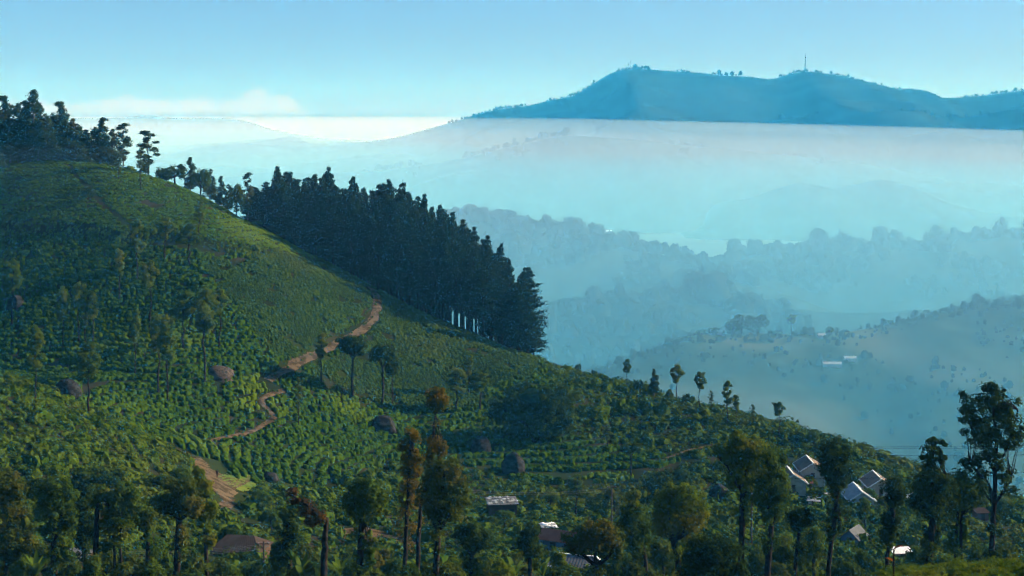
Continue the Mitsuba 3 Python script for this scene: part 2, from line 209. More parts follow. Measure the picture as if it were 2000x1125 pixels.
PATHS = {
    'winding_track': ([(-46.1, 525.5), (-44.1, 520.2), (-42.8, 512.2), (-42.2, 503.5), (-42.6, 495), (-44.9, 487.2), (-47.8, 480), (-50.6, 474.8), (-53.1, 468.2), (-56.2, 459.8), (-59.2, 452.2), (-62.3, 444.8), (-64.4, 439), (-65.9, 434.8)], 3.6),
    'foot_path': ([(-61, 433), (-62.9, 429.2), (-65.3, 424.5), (-65.5, 421.2), (-64, 419.5), (-61.8, 418), (-61, 415.2), (-62.6, 409.2), (-64.5, 402.8), (-67.2, 396), (-70.1, 390), (-73.1, 383)], 2.1),
    'field_walk': ([(-158.5, 578), (-149.1, 556.2), (-138.3, 538.2), (-131.7, 530), (-125.3, 521.8), (-119.6, 514)], 1.0),
    'village_track': ([(38.8, 424.5), (46.5, 434.2), (55.5, 440), (61.6, 444)], 1.3),
}
ROCKS = [
    (-76.6, 430.0, 4.39, 3.92, 'tan', 'tan slab of bare rock on the shaded tea slope'),
    (-108.3, 395.8, 3.26, 4.88, 'grey', 'big dark boulder in the gully beside the nearer spur'),
    (-147.5, 482.2, 2.46, 4.65, 'grey', 'tall dark boulder at the left edge of the slope'),
    (-33.8, 432.8, 3.68, 3.94, 'grey', 'brown sloping rock below the young planting'),
    (-8.3, 426.5, 2.54, 5.03, 'grey', 'dark round boulder among the tea left below the dome tree'),
    (0.4, 413.0, 2.93, 6.20, 'grey', 'largest rounded boulder in the tea below the dome tree'),
    (-53.0, 358.5, 2.14, 2.69, 'grey', 'brown boulder at the edge of the grass clearing'),
    (49.3, 385.8, 2.74, 4.75, 'grey', 'steep grey rock face behind the twin yellow green trees'),
]
rng = np.random.default_rng(7)


def inside(zone, x, y):
    return shapely.contains_xy(ZONE[zone], x, y)


def off_paths(x, y, extra=0.3):
    ok = np.ones(len(x), bool)
    pts = shapely.points(x, y)
    for k, (line, w) in PATHS.items():
        ok &= shapely.distance(LineString(line), pts) > w / 2 + extra
        ok &= shapely.distance(LineString(line), shapely.points(x, y + 1.6)) > w / 2 + 0.2
    for z in ('clearing', 'cut_bank', 'soil_terrace'):
        ok &= ~inside(z, x, y)
    for rx, ry, r, *_ in ROCKS:
        ok &= (x - rx) ** 2 + (y - ry) ** 2 > (0.55 * r) ** 2
    return ok


def in_view(x, y, m=14):
    return np.abs(x) < 0.3153 * y + m


def jitter_grid(x0, x1, y0, y1, sx, sy, j=0.35, shear=0.0):
    gx, gy = np.meshgrid(np.arange(x0, x1, sx), np.arange(y0, y1, sy), indexing='ij')
    gx = gx + (np.arange(gx.shape[1]) % 2)[None, :] * sx / 2
    x = gx + rng.uniform(-j, j, gx.shape) * sx + shear * (gy - y0)
    y = gy + rng.uniform(-j, j, gy.shape) * sy
    return x.ravel(), y.ravel()


def dome(sides, rings, flat, r, seed, rough=0.16, boxy=1.0):
    """a low-sided leafy mound of unit radius, open below"""
    g = np.random.default_rng(seed)
    v, f = [], []
    for k in range(rings):
        a = math.pi / 2 * k / rings
        for s in range(sides):
            t = 2 * math.pi * (s + 0.5 * (k % 2)) / sides
            q = 1 + g.uniform(-rough, rough)
            c, h = math.cos(a) ** boxy, (math.sin(a) ** (0.8 / boxy ** -0.6) * q if k else -0.5)
            v.append((c * math.cos(t) * q, c * math.sin(t) * q, h * flat))
    v.append((g.uniform(-.1, .1), g.uniform(-.1, .1), flat * (1 + g.uniform(-rough, rough) * 0.6)))
    for k in range(rings - 1):
        for s in range(sides):
            a, b = k * sides + s, k * sides + (s + 1) % sides
            c, d = a + sides, b + sides
            f += [(a, b, d), (a, d, c)] if k % 2 else [(a, b, c), (b, d, c)]
    n = len(v) - 1
    for s in range(sides):
        f.append(((rings - 1) * sides + s, (rings - 1) * sides + (s + 1) % sides, n))
    return np.array(v) * r, np.array(f)


def leaf_cards(centres, normals, length, width, g, flat_bias=0.0):
    """one small pointed leaf spray (two triangles) at each centre, facing roughly along its normal"""
    n = normals / (np.linalg.norm(normals, axis=1, keepdims=True) + 1e-9)
    r = g.normal(size=n.shape)
    a = np.cross(n, r)
    a /= np.linalg.norm(a, axis=1, keepdims=True) + 1e-9
    b = np.cross(n, a)
    L, Wd = np.broadcast_to(length, len(n))[:, None] * g.uniform(0.7, 1.3, (len(n), 1)), np.broadcast_to(width, len(n))[:, None]
    v = np.stack([centres - a * L / 2, centres + b * Wd / 2 + n * Wd * 0.2, centres + a * L / 2, centres - b * Wd / 2 + n * Wd * 0.2], 1)
    i = np.arange(len(n))[:, None] * 4
    return v.reshape(-1, 3), np.vstack([i + [0, 1, 2], i + [0, 2, 3]])


def join(parts):
    at, vs, fs = 0, [], []
    for v, f in parts:
        vs.append(v)
        fs.append(f + at)
        at += len(v)
    return np.vstack(vs), np.vstack(fs)


def scatter(templates, x, y, z, sx, sy, sz, rot, lean=None):
    """copies of the templates in one mesh"""
    which = rng.integers(0, len(templates), len(x))
    parts = []
    for t, (v, f) in enumerate(templates):
        k = np.nonzero(which == t)[0]
        if not len(k):
            continue
        c, s = np.cos(rot[k])[:, None], np.sin(rot[k])[:, None]
        vx, vy = v[None, :, 0] * sx[k, None], v[None, :, 1] * sy[k, None]
        X = x[k, None] + vx * c - vy * s
        Y = y[k, None] + vx * s + vy * c
        Z = z[k, None] + v[None, :, 2] * sz[k, None]
        if lean is not None:
            Z = Z + lean[0][k, None] * (X - x[k, None]) + lean[1][k, None] * (Y - y[k, None])
        parts.append((np.stack([X, Y, Z], -1).reshape(-1, 3), (f[None] + (np.arange(len(k)) * len(v))[:, None, None]).reshape(-1, 3)))
    return join(parts)


def slope(x, y, e=1.5):
    return (ground(x + e, y) - ground(x - e, y)) / (2 * e), (ground(x, y + e) - ground(x, y - e)) / (2 * e)


def stuff(key, mesh, mat, label, cat, smooth=False):
    scene[key] = mikit.ply(mesh, mat, smooth=smooth)
    labels[key] = {'kind': 'stuff', 'label': label, 'category': cat}


def tea_colour(a, b, tip, s=0.9):
    def fn(p, n, uv):
        c = mikit.mix(a, b, mikit.smoothstep(0.3, 0.7, mikit.fbm(p.x * s, p.y * s, p.z * s, 3)))
        return mikit.mix(c, tip, 0.8 * mikit.smoothstep(0.52, 0.78, mikit.fbm(p.x * 0.045 + 4.0, p.y * 0.045, p.z * 0.03, 3)))
    return fn


diffuse('tea_leaf', tea_colour((0.013, 0.033, 0.003), (0.030, 0.060, 0.0045), (0.064, 0.096, 0.006)))
diffuse('young_tea', tea_colour((0.017, 0.038, 0.007), (0.034, 0.060, 0.010), (0.044, 0.062, 0.013), 1.3))
diffuse('scrub_green', tea_colour((0.020, 0.044, 0.005), (0.046, 0.070, 0.007), (0.058, 0.068, 0.011), 0.6))
diffuse('soil', two_tone((0.040, 0.029, 0.017), (0.090, 0.064, 0.036), 0.7, 0.35, 0.65, 4))
diffuse('grass_green', two_tone((0.05, 0.085, 0.012), (0.09, 0.11, 0.02), 0.5, 0.35, 0.65, 3))
domes = [dome(7, 3, 0.85, 1.0, k, 0.15, 0.6) for k in range(10)]
small_domes = [dome(5, 2, 1.1, 1.0, 40 + k, 0.25, 0.8) for k in range(8)]


def plant_tea(key, x, y, r, mat, label, seed, squash=0.7):
    global rng
    rng = np.random.default_rng(seed)
    n = len(x)
    gx, gy = slope(x, y)
    rot = np.arctan2(gx, -gy) * 0.8 + rng.normal(0, 0.35, n)
    s = r * rng.uniform(0.75, 1.25, n)
    stuff(key, scatter(domes, x, y, ground(x, y) - 0.05, s * rng.uniform(1.05, 1.6, n), s, s * rng.uniform(0.85, 1.2, n) * squash / 0.7, rot, (gx * 0.7, gy * 0.7)), mat, label, 'tea bushes')


# upper field: clipped tea in contour rows, broken by narrow level walks and one walk straight up the slope
x, y = jitter_grid(-205, -40, 505, 625, 1.2, 0.9)
d = y - np.interp(x, BANK[:, 0], BANK[:, 1])
h = ground(x, y)
row = (h / 1.25 + 0.3 * meshkit.noise(np.stack([x / 30, y / 30, x * 0], -1), 3)) % 1.0
up = LineString(PATHS['field_walk'][0])
k = (d > 1.8) & inside('upper_field', x, y) & (row > 0.2) & in_view(x, y) & (shapely.distance(up, shapely.points(x, y)) > 0.9)
k &= meshkit.fbm(np.stack([x / 9, y / 5, x * 0], -1), 3, 12) < 0.74
plant_tea('clipped_tea', x[k], y[k], 0.62, 'tea_leaf', 'bright clipped tea in level rows on the rounded hilltop field', 11, 0.5)
N_UP = int(k.sum())

# main slope: older, taller bushes in crooked lines
x, y = jitter_grid(-215, 190, 345, 580, 1.25, 0.95, 0.3)
d = y - np.interp(x, BANK[:, 0], BANK[:, 1])
h = ground(x, y)
row = (h / 0.86 + 2.2 * meshkit.fbm(np.stack([x / 22, y / 22, x * 0], -1), 2, 4)) % 1.0
k = (row > 0.5) & inside('tea_slope', x, y) & ~inside('young_left', x, y) & ~inside('young_right', x, y) & ~inside('scrub_right', x, y) & in_view(x, y) & off_paths(x, y)
k &= ((d < -1.6) | (x > BANK[-1, 0]))
k &= meshkit.fbm(np.stack([x / 7, y / 7, x * 0], -1), 3, 15) < 0.76
plant_tea('slope_tea', x[k], y[k], 0.66, 'tea_leaf', 'dark rounded tea bushes covering the shaded main slope', 12, 1.15)
N_SL = int(k.sum())

# young plantings: small plants in rows with earth between them
for key, zone, seed, lab in (('young_planting', 'young_left', 13, 'young tea plants in dotted rows on earth left of the winding track'), ('young_planting_001', 'young_right', 14, 'young tea plants in dotted rows on the slope below the pine grove')):
    x, y = jitter_grid(-110, 20, 400, 560, 0.85, 0.9, 0.2)
    k = inside(zone, x, y) & off_paths(x, y) & in_view(x, y)
    k &= meshkit.fbm(np.stack([x / 4, y / 4, x * 0], -1), 3, 16) < 0.70
    x, y = x[k], y[k]
    rng = np.random.default_rng(seed)
    s = rng.uniform(0.28, 0.52, len(x)) * (0.8 + 0.8 * meshkit.noise(np.stack([x / 12, y / 12, x * 0], -1), 8))
    stuff(key, scatter(small_domes, x, y, ground(x, y), s, s, s * 1.25, rng.uniform(0, 6, len(x)), slope(x, y)), 'young_tea', lab, 'tea plants')
    labels[key]['n'] = len(x)

# scrub: loose bushes of very different size, leafy outlines
scrub_t = []
for k in range(8):
    g = np.random.default_rng(60 + k)
    v, f = dome(7, 3, 0.9, 0.86, 60 + k, 0.3)
    dirs = g.normal(size=(44, 3))
    dirs[:, 2] = np.abs(dirs[:, 2]) * 1.1
    dirs /= np.linalg.norm(dirs, axis=1, keepdims=True)
    c = dirs * g.uniform(0.78, 1.15, (44, 1))
    scrub_t.append(join([(v, f), leaf_cards(c, dirs + 0.7 * g.normal(size=dirs.shape), 0.33, 0.19, g)]))
for key, zone, box, sp, r, seed, lab in (('spur_scrub', 'spur', (-150, 0, 225, 345), 1.9, 0.95, 21, 'sunlit mixed scrub on the nearer spur at lower left'),
                                         ('ridge_scrub', 'scrub_right', (0, 150, 395, 500), 2.2, 1.1, 22, 'rough green scrub on the ridge running down to the right'),
                                         ('hilltop_scrub', 'hilltop', (-215, -110, 575, 640), 2.2, 1.5, 25, 'dark bushes under the gum trees along the top of the hilltop field'),
                                         ('bank_scrub', 'bank', (-190, -50, 495, 575), 1.1, 0.62, 24, 'dark fringe of scrub along the terrace wall under the hilltop field'),
                                         ('valley_scrub', 'valley', (-95, 150, 225, 425), 3.0, 1.25, 23, 'dark scrub and garden bushes in the hollow among the houses')):
    rng = np.random.default_rng(seed)
    x, y = jitter_grid(*box, sp, sp, 0.45)
    k = inside(zone, x, y) & off_paths(x, y, 0.8) & in_view(x, y)
    x, y = x[k], y[k]
    s = r * np.exp(rng.normal(0, 0.32, len(x))) * (0.65 + 0.8 * meshkit.noise(np.stack([x / 8, y / 8, x * 0], -1), 5))
    stuff(key, scatter(scrub_t, x, y, ground(x, y) - 0.1, s * rng.uniform(0.9, 1.3, len(x)), s, s * rng.uniform(0.75, 1.25, len(x)), rng.uniform(0, 6, len(x)), tuple(0.6 * q for q in slope(x, y))), 'scrub_green', lab, 'scrub')
    labels[key]['n'] = len(x)
#print(N_UP, N_SL, {k: v.pop('n') for k, v in labels.items() if 'n' in v})
for v in labels.values():
    v.pop('n', None)


# ------------------------------------------------------------------ tracks and bare earth, laid on the slope
def drape_strip(line, w, lift=0.14, step=1.2, seed=0):
    ls = LineString(line)
    n = max(int(ls.length / step), 3)
    c = np.array([ls.interpolate(t, normalized=True).coords[0] for t in np.linspace(0, 1, n)])
    for _ in range(3):
        c[1:-1] = (c[:-2] + 2 * c[1:-1] + c[2:]) / 4
    t = np.gradient(c, axis=0)
    t /= np.linalg.norm(t, axis=1, keepdims=True)
    side = np.stack([-t[:, 1], t[:, 0]], 1)
    g = np.random.default_rng(seed)
    u = np.linspace(-1, 1, 5)
    wob = 1 + 0.28 * (meshkit.noise(np.stack([np.arange(n) * 0.5, np.zeros(n), np.zeros(n)], -1), seed) - 0.5) * 2
    P = c[:, None] + side[:, None] * (u[None, :, None] * (w / 2) * wob[:, None, None])
    X, Y = P[..., 0], P[..., 1]
    zc = ground(c[:, 0], c[:, 1])
    Z = ground(X, Y) * 0.6 + zc[:, None] * 0.4 + lift + g.uniform(-0.03, 0.03, X.shape) - 0.25 * (np.abs(u) > 0.9)
    return grid_mesh(X, Y, Z)


def drape_zone(zone, lift=0.12, step=0.8):
    pg = ZONE[zone]
    x0, y0, x1, y1 = pg.bounds
    X, Y = np.meshgrid(np.arange(x0, x1 + step, step), np.arange(y0, y1 + step, step), indexing='ij')
    q = 1.6 * (meshkit.fbm(np.stack([X / 3, Y / 3, X * 0], -1), 3, 8) - 0.5)
    dist = shapely.distance(pg, shapely.points(X, Y)) - 0.6 * shapely.distance(pg.boundary, shapely.points(X, Y)) * shapely.contains_xy(pg, X, Y)
    v, f = grid_mesh(X, Y, ground(X, Y) + lift)
    ok = (dist + q).ravel() < 0.35
    return v, f[ok[f].all(1)]


for key, (line, w) in PATHS.items():
    if key != 'field_walk':
        structure(key, mikit.ply(drape_strip(line, w, seed=len(key)), 'soil', smooth=True))
rng = np.random.default_rng(29)
vx_, vy_ = [], []
for key, (line, w) in PATHS.items():                                      # grass that creeps in from both sides and along the middle
    if key == 'field_walk':
        continue
    ls = LineString(line)
    n = int(ls.length * (3.0 if w > 2.5 else 1.2))
    t = rng.uniform(0, 1, n)
    p0 = np.array([ls.interpolate(q, normalized=True).coords[0] for q in t])
    p1 = np.array([ls.interpolate(min(q + 0.01, 1), normalized=True).coords[0] for q in t]) + 1e-6
    d_ = p1 - p0
    d_ /= np.linalg.norm(d_, axis=1, keepdims=True)
    o = np.where(rng.uniform(size=n) < 0.8, rng.choice([-1, 1], n) * (w / 2 + rng.normal(0.05, 0.28, n)), rng.normal(0, 0.15, n))
    vx_.append(p0[:, 0] - d_[:, 1] * o)
    vy_.append(p0[:, 1] + d_[:, 0] * o)
vx_, vy_ = np.concatenate(vx_), np.concatenate(vy_)
s = rng.uniform(0.14, 0.42, len(vx_))
stuff('track_verge', scatter(small_domes, vx_, vy_, ground(vx_, vy_) + 0.05, s, s, s, rng.uniform(0, 6, len(vx_))), 'young_tea', 'ragged grass along the edges and the middle of the dirt tracks', 'grass')
structure('earth_clearing', mikit.ply(drape_zone('clearing'), 'soil', smooth=True))
structure('earth_bank', mikit.ply(drape_zone('cut_bank'), 'soil', smooth=True))
structure('earth_terrace', mikit.ply(drape_zone('soil_terrace'), 'soil', smooth=True))
structure('grass_patch', mikit.ply(drape_zone('grass'), 'grass_green', smooth=True))
structure('grass_terrace', mikit.ply(drape_zone('garden'), 'grass_green', smooth=True))


# ------------------------------------------------------------------ trees: tapered trunks, limbs, and crowns of many leaf sprays
def green(a, b, s=0.5, tip=None):
    def fn(p, n, uv):
        c = mikit.mix(a, b, mikit.smoothstep(0.3, 0.7, mikit.fbm(p.x * s, p.y * s, p.z * s, 3)))
        if tip is not None:
            c = mikit.mix(c, tip, mikit.smoothstep(0.55, 0.75, mikit.fbm(p.x * 0.21 + 3.0, p.y * 0.21, p.z * 0.3, 2)))
        return c
    return fn


leafy('leaf_pine', green((0.007, 0.024, 0.015), (0.014, 0.036, 0.019)), 0.25)
leafy('leaf_gum', green((0.016, 0.036, 0.016), (0.036, 0.056, 0.018), 0.4, (0.055, 0.062, 0.02)), 0.5)
leafy('leaf_dark', green((0.016, 0.036, 0.010), (0.036, 0.062, 0.012), 0.6), 0.4)
leafy('leaf_mid', green((0.030, 0.062, 0.010), (0.062, 0.098, 0.014), 0.6, (0.085, 0.105, 0.014)), 0.55)
leafy('leaf_bright', green((0.058, 0.095, 0.010), (0.105, 0.135, 0.014), 0.6, (0.125, 0.125, 0.014)), 0.7)
leafy('leaf_olive', green((0.032, 0.052, 0.010), (0.064, 0.084, 0.013), 0.7, (0.080, 0.074, 0.013)), 0.5)
leafy('leaf_orange', green((0.070, 0.058, 0.008), (0.135, 0.088, 0.010), 0.9, (0.060, 0.070, 0.011)), 0.9)
leafy('leaf_brown', green((0.045, 0.026, 0.010), (0.080, 0.045, 0.014), 0.9), 0.5)
leafy('leaf_glossy', green((0.014, 0.032, 0.010), (0.026, 0.050, 0.012), 0.8), 0.3, 0.22)
leafy('leaf_feather', green((0.052, 0.090, 0.016), (0.095, 0.13, 0.02), 0.5, (0.12, 0.13, 0.018)), 0.9)
diffuse('bark_dark', two_tone((0.014, 0.012, 0.010), (0.030, 0.025, 0.020), 2.0))
diffuse('bark_grey', two_tone((0.05, 0.045, 0.038), (0.10, 0.088, 0.072), 1.5))


def tube(pts, radii, sides=6, cap=True):
    p, r = np.array(pts, float), np.broadcast_to(np.asarray(radii, float), len(pts))
    t = np.gradient(p, axis=0)
    t /= np.linalg.norm(t, axis=1, keepdims=True) + 1e-9
    a = np.cross(t, np.where(np.abs(t[:, 2:]) < 0.9, [0, 0, 1.0], [1.0, 0, 0]))
    a /= np.linalg.norm(a, axis=1, keepdims=True) + 1e-9
    b = np.cross(t, a)
    ang = np.arange(sides) * 2 * np.pi / sides
    v = p[:, None] + r[:, None, None] * (np.cos(ang)[None, :, None] * a[:, None] + np.sin(ang)[None, :, None] * b[:, None])
    i, j = np.meshgrid(np.arange(len(p) - 1), np.arange(sides), indexing='ij')
    q = np.stack([i * sides + j, i * sides + (j + 1) % sides, (i + 1) * sides + (j + 1) % sides, (i + 1) * sides + j], -1).reshape(-1, 4)
    f = np.vstack([q[:, [0, 1, 2]], q[:, [0, 2, 3]]])
    v = v.reshape(-1, 3)
    if cap:
        n = len(v)
        v = np.vstack([v, p[-1] + t[-1] * r[-1] * 0.5])
        k = (len(p) - 1) * sides
        f = np.vstack([f, [(k + s, k + (s + 1) % sides, n) for s in range(sides)]])
    return v, f


def wander(a, b, n, amp, g):
    """a line from a to b that bends a little"""
    t = np.linspace(0, 1, n)[:, None]
    p = np.array(a, float) * (1 - t) + np.array(b, float) * t
    w = g.normal(0, amp, (n, 3)) * np.sin(np.pi * t)
    return p + w


def blob_leaves(blobs, count, length, width, g, clump=0.26, shell=0.55, per=34):
    """leaf sprays gathered in clumps through ellipsoids; blobs: (x, y, z, rx, ry, rz, share)"""
    C, N = [], []
    share = np.array([b[6] * b[3] * b[5] for b in blobs])
    share = share / share.sum()
    for (x, y, z, rx, ry, rz, _), w in zip(blobs, share):
        n = max(int(count * w), 8)
        nc = max(int(n / per), 6)
        d = g.normal(size=(nc, 3))
        d /= np.linalg.norm(d, axis=1, keepdims=True)
        rad = (shell + (1 - shell) * g.uniform(0, 1, nc) ** 0.7) * g.uniform(0.82, 1.12, nc)
        r = np.array([rx, ry, rz])
        cc = d * rad[:, None] * r * (1 - 0.5 * clump)
        pick = g.integers(0, nc, n)
        size = clump * g.uniform(0.45, 1.35, nc)[pick]
        off = g.normal(size=(n, 3)) * 0.5
        off *= np.minimum(1, 1.1 / np.linalg.norm(off, axis=1, keepdims=True))
        p = cc[pick] + off * size[:, None] * min(rx, rz) * np.array([1, 1, 0.85])
        C.append(p + [x, y, z])
        m = off * 1.2 + d[pick] * 0.5 + g.normal(size=(n, 3)) * 0.6 + [0, 0, 0.35]
        N.append(m)
    C, N = np.vstack(C), np.vstack(N)
    return leaf_cards(C, N, length, width, g)


def core(blobs, frac, g):
    """the twiggy dark inside of a dense crown"""
    parts = []
    for x, y, z, rx, ry, rz, w in blobs:
        m = trimesh.creation.icosphere(subdivisions=1)
        v = np.array(m.vertices) * g.uniform(0.8, 1.1, (len(m.vertices), 1)) * np.array([rx, ry, rz]) * frac
        parts.append((v + [x, y, z], np.array(m.faces)))
    return join(parts)


PROTO = {}


def proto(key, trunk, crown, bark, leaf):
    scene[key] = {'type': 'shapegroup', 'trunk': mikit.ply(trunk, bark, smooth=True), 'crown': mikit.ply(crown, leaf)}


def pine(seed, bare=0.28):
    """unit-height pine: straight stem, whorls of boughs, needle tufts at their ends, rounded ragged top"""
    g = np.random.default_rng(seed)
    H = 32.0
    stem = wander((0, 0, -1.5), (g.normal(0, .4), g.normal(0, .4), H * 0.985), 8, 0.12, g)
    parts = [tube(stem, np.linspace(0.42, 0.06, 8), 6)]
    C, N = [], []
    z = bare * H
    while z < H * 0.97:
        t = (z - bare * H) / (H * (1 - bare))
        R = (0.55 + 0.45 * min(t * 5, 1)) * 5.2 * (1 - t ** 1.25) ** 0.8 + 0.35
        for q in range(g.integers(4, 7)):
            a, L = g.uniform(0, 2 * np.pi), R * g.uniform(0.6, 1.12)
            rise = L * g.uniform(-0.05, 0.42)
            c0 = np.array([np.interp(z, stem[:, 2], stem[:, 0]), np.interp(z, stem[:, 2], stem[:, 1]), z])
            tip = c0 + [L * math.cos(a), L * math.sin(a), rise]
            parts.append(tube([c0, (c0 + tip) / 2 + [0, 0, -0.08 * L], tip], [0.09, 0.05, 0.02], 3, False))
            n = int(13 + 7 * L)
            s = g.uniform(0.25, 1.05, n) ** 0.7
            p = c0 + (tip - c0) * s[:, None] + g.normal(size=(n, 3)) * np.array([0.50, 0.50, 0.34]) * (0.5 + 0.12 * L)
            C.append(p)
            N.append(g.normal(size=(n, 3)) + [0, 0, 0.8])
        z += g.uniform(0.75, 1.25)
    C, N = np.vstack(C), np.vstack(N)
    return join(parts), leaf_cards(C, N, 1.05, 0.42, g)


def gum(seed, H=26.0, narrow=1.0):
    """tall slender evergreen with a clumpy, roughly conical crown"""
    g = np.random.default_rng(seed)
    stem = wander((0, 0, -1), (g.normal(0, .5), 0, H * 0.93), 8, 0.25, g)
    parts, blobs = [tube(stem, np.linspace(0.38, 0.07, 8), 6)], []
    for k in range(24):
        t = k / 23
        z = H * (0.16 + 0.80 * t)
        R = narrow * (5.2 * (1 - t) ** 0.75 + 0.6) * (0.75 + 0.25 * min(t * 6, 1))
        a = g.uniform(0, 2 * np.pi)
        rr = R * g.uniform(0.25, 0.85)
        c = np.array([rr * math.cos(a), rr * math.sin(a), z])
        s = 1.0 + 0.40 * R * g.uniform(0.7, 1.2)
        blobs.append((c[0], c[1], c[2], s * 0.85, s * 0.85, s * 1.6, 1.0))
        c0 = np.array([np.interp(z - 2, stem[:, 2], stem[:, 0]), np.interp(z - 2, stem[:, 2], stem[:, 1]), z - 2.0])
        parts.append(tube([c0, c], [0.10, 0.03], 3, False))
    return join(parts), blob_leaves(blobs, 4800, 1.0, 0.5, g, 0.55, 0.35)


def shade(seed, H=17.0, sparse=1.0, shape=(2.6, 4.0), base=0.52, n=1000):
    """slim plantation shade tree: long clean stem, feathery oval crown"""
    g = np.random.default_rng(seed)
    stem = wander((0, 0, -0.8), (g.normal(0, .35), 0, H * 0.93), 9, 0.14, g)
    parts = [tube(stem, np.linspace(0.24, 0.05, 9), 6)]
    blobs = []
    z0, z1 = H * base, H * 0.99
    for k in range(13):
        t = (k + 0.5) / 13
        z = z0 + (z1 - z0) * t
        R = shape[0] * math.sin(math.pi * min(0.12 + 0.80 * t, 1)) ** 0.7
        a = k * 2.4 + g.uniform(-.5, .5)
        rr = R * g.uniform(0.15, 0.75)
        s = 0.9 * g.uniform(0.7, 1.3) * shape[0] / 2.6
        c = np.array([rr * math.cos(a), rr * math.sin(a), z])
        blobs.append((*c, s, s, s * 1.2, 1.0))
        zz = z - 1.6
        c0 = np.array([np.interp(zz, stem[:, 2], stem[:, 0]), np.interp(zz, stem[:, 2], stem[:, 1]), zz])
        parts.append(tube(wander(c0, c, 4, 0.08, g), [0.07, 0.05, 0.035, 0.02], 3, False))
    return join(parts), blob_leaves(blobs, int(3.0 * n * sparse), 0.7, 0.34, g, 0.65, 0.3)


def lollipop(seed, H=13.0, R=2.6, n=1500, base=0.62):
    """lopped tree: bare stem, a few forked limbs, one dense round head"""
    g = np.random.default_rng(seed)
    fork = H * base
    stem = wander((0, 0, -0.8), (0, 0, fork), 6, 0.10, g)
    parts, blobs = [tube(stem, np.linspace(0.26, 0.17, 6), 6)], []
    for k in range(7):
        a = k * 0.9 + g.uniform(-.3, .3)
        c = np.array([R * 0.55 * math.cos(a), R * 0.55 * math.sin(a), H - R * 0.95 + g.uniform(-.35, .5) * R])
        parts.append(tube(wander((0, 0, fork - 0.2), c, 4, 0.10, g), [0.13, 0.09, 0.06, 0.03], 4, False))
        blobs.append((*c, R * 0.55, R * 0.55, R * 0.6, 1.0))
    return join(parts), blob_leaves(blobs, 2 * n, 0.6, 0.32, g, 0.5, 0.4)


def broad(seed, H=9.0, R=4.0, n=1500):
    """broad bushy tree, leafy nearly to the ground"""
    g = np.random.default_rng(seed)
    parts, blobs = [tube(wander((0, 0, -0.8), (0, 0, H * 0.55), 5, 0.1, g), np.linspace(0.3, 0.15, 5), 6)], []
    for k in range(14):
        d = g.normal(size=3)
        d[2] = abs(d[2]) * 0.9
        d /= np.linalg.norm(d)
        c = np.array([d[0] * R * 0.62, d[1] * R * 0.62, H * 0.28 + d[2] * H * 0.50])
        s = R * g.uniform(0.32, 0.5)
        blobs.append((*c, s, s, s, 1.0))
        parts.append(tube([(0, 0, H * 0.25), c], [0.12, 0.04], 3, False))
    return join(parts), blob_leaves(blobs, int(1.9 * n), 0.7, 0.38, g, 0.5, 0.4)


for k in range(5):
    proto(f'pine_kind_{k}', *pine(100 + k, (0.14, 0.20, 0.12, 0.36, 0.31)[k]), 'bark_dark', 'leaf_pine')
for k in range(4):
    proto(f'gum_kind_{k}', *gum(120 + k, 26, (1.0, 0.85, 1.15, 0.75)[k]), 'bark_grey', 'leaf_gum')
proto('gum_open_kind', *shade(131, 22, 1.0, (3.2, 4), 0.30, 900), 'bark_grey', 'leaf_gum')
for k in range(4):
    proto(f'shade_kind_{k}', *shade(140 + k, 17, 1.0, ((2.4, 4), (2.9, 4), (2.1, 4), (2.6, 4))[k], (0.5, 0.58, 0.52, 0.62)[k], 1150), 'bark_dark', 'leaf_feather')
for k in range(2):
    proto(f'lime_kind_{k}', *shade(150 + k, 17, 1.0, (2.7, 4), 0.55, 1300), 'bark_dark', 'leaf_mid')
for k in range(2):
    proto(f'lollipop_kind_{k}', *lollipop(160 + k), 'bark_dark', 'leaf_dark')
for k in range(3):
    proto(f'bushy_kind_{k}', *broad(170 + k), 'bark_dark', ('leaf_dark', 'leaf_mid', 'leaf_olive')[k])
proto('thin_kind', *shade(180, 17, 0.45, (2.4, 4), 0.4, 700), 'bark_dark', 'leaf_olive')
KIND_SIZE = {'pine': (32.0, 5.0), 'gum': (26.0, 4.6), 'gum_open': (22.0, 3.4), 'shade': (17.0, 2.9), 'lime': (17.0, 3.0), 'lollipop': (13.0, 2.9), 'bushy': (9.0, 4.2), 'thin': (17.0, 2.7)}
COUNT = {}


def numbered(name):
    COUNT[name] = COUNT.get(name, 0) + 1
    return name if COUNT[name] == 1 else f'{name}_{COUNT[name] - 1:03d}'


def plant(name, kind, x, y, h, w, label, cat='tree', group=None, rot=None, sink=0.0):
    """one tree: a copy of a kind, standing on the ground, h metres tall with a crown w metres wide"""
    key = numbered(name)
    H, R = KIND_SIZE[kind.rstrip('_0123456789').replace('_kind', '')]
    g = np.random.default_rng(int(abs(x) * 71 + y * 13) % 99991)
    a = g.uniform(0, 360) if rot is None else rot
    s = w / (2 * R)
    scene[key] = {'type': 'instance', 'group': {'type': 'ref', 'id': kind}, 'to_world': T().translate([x, y, float(ground(x, y)) - sink]).rotate([0, 0, 1], a).scale([s, s, h / H])}
    labels[key] = {'label': label, 'category': cat}
    if group:
        labels[key]['group'] = group
    return key


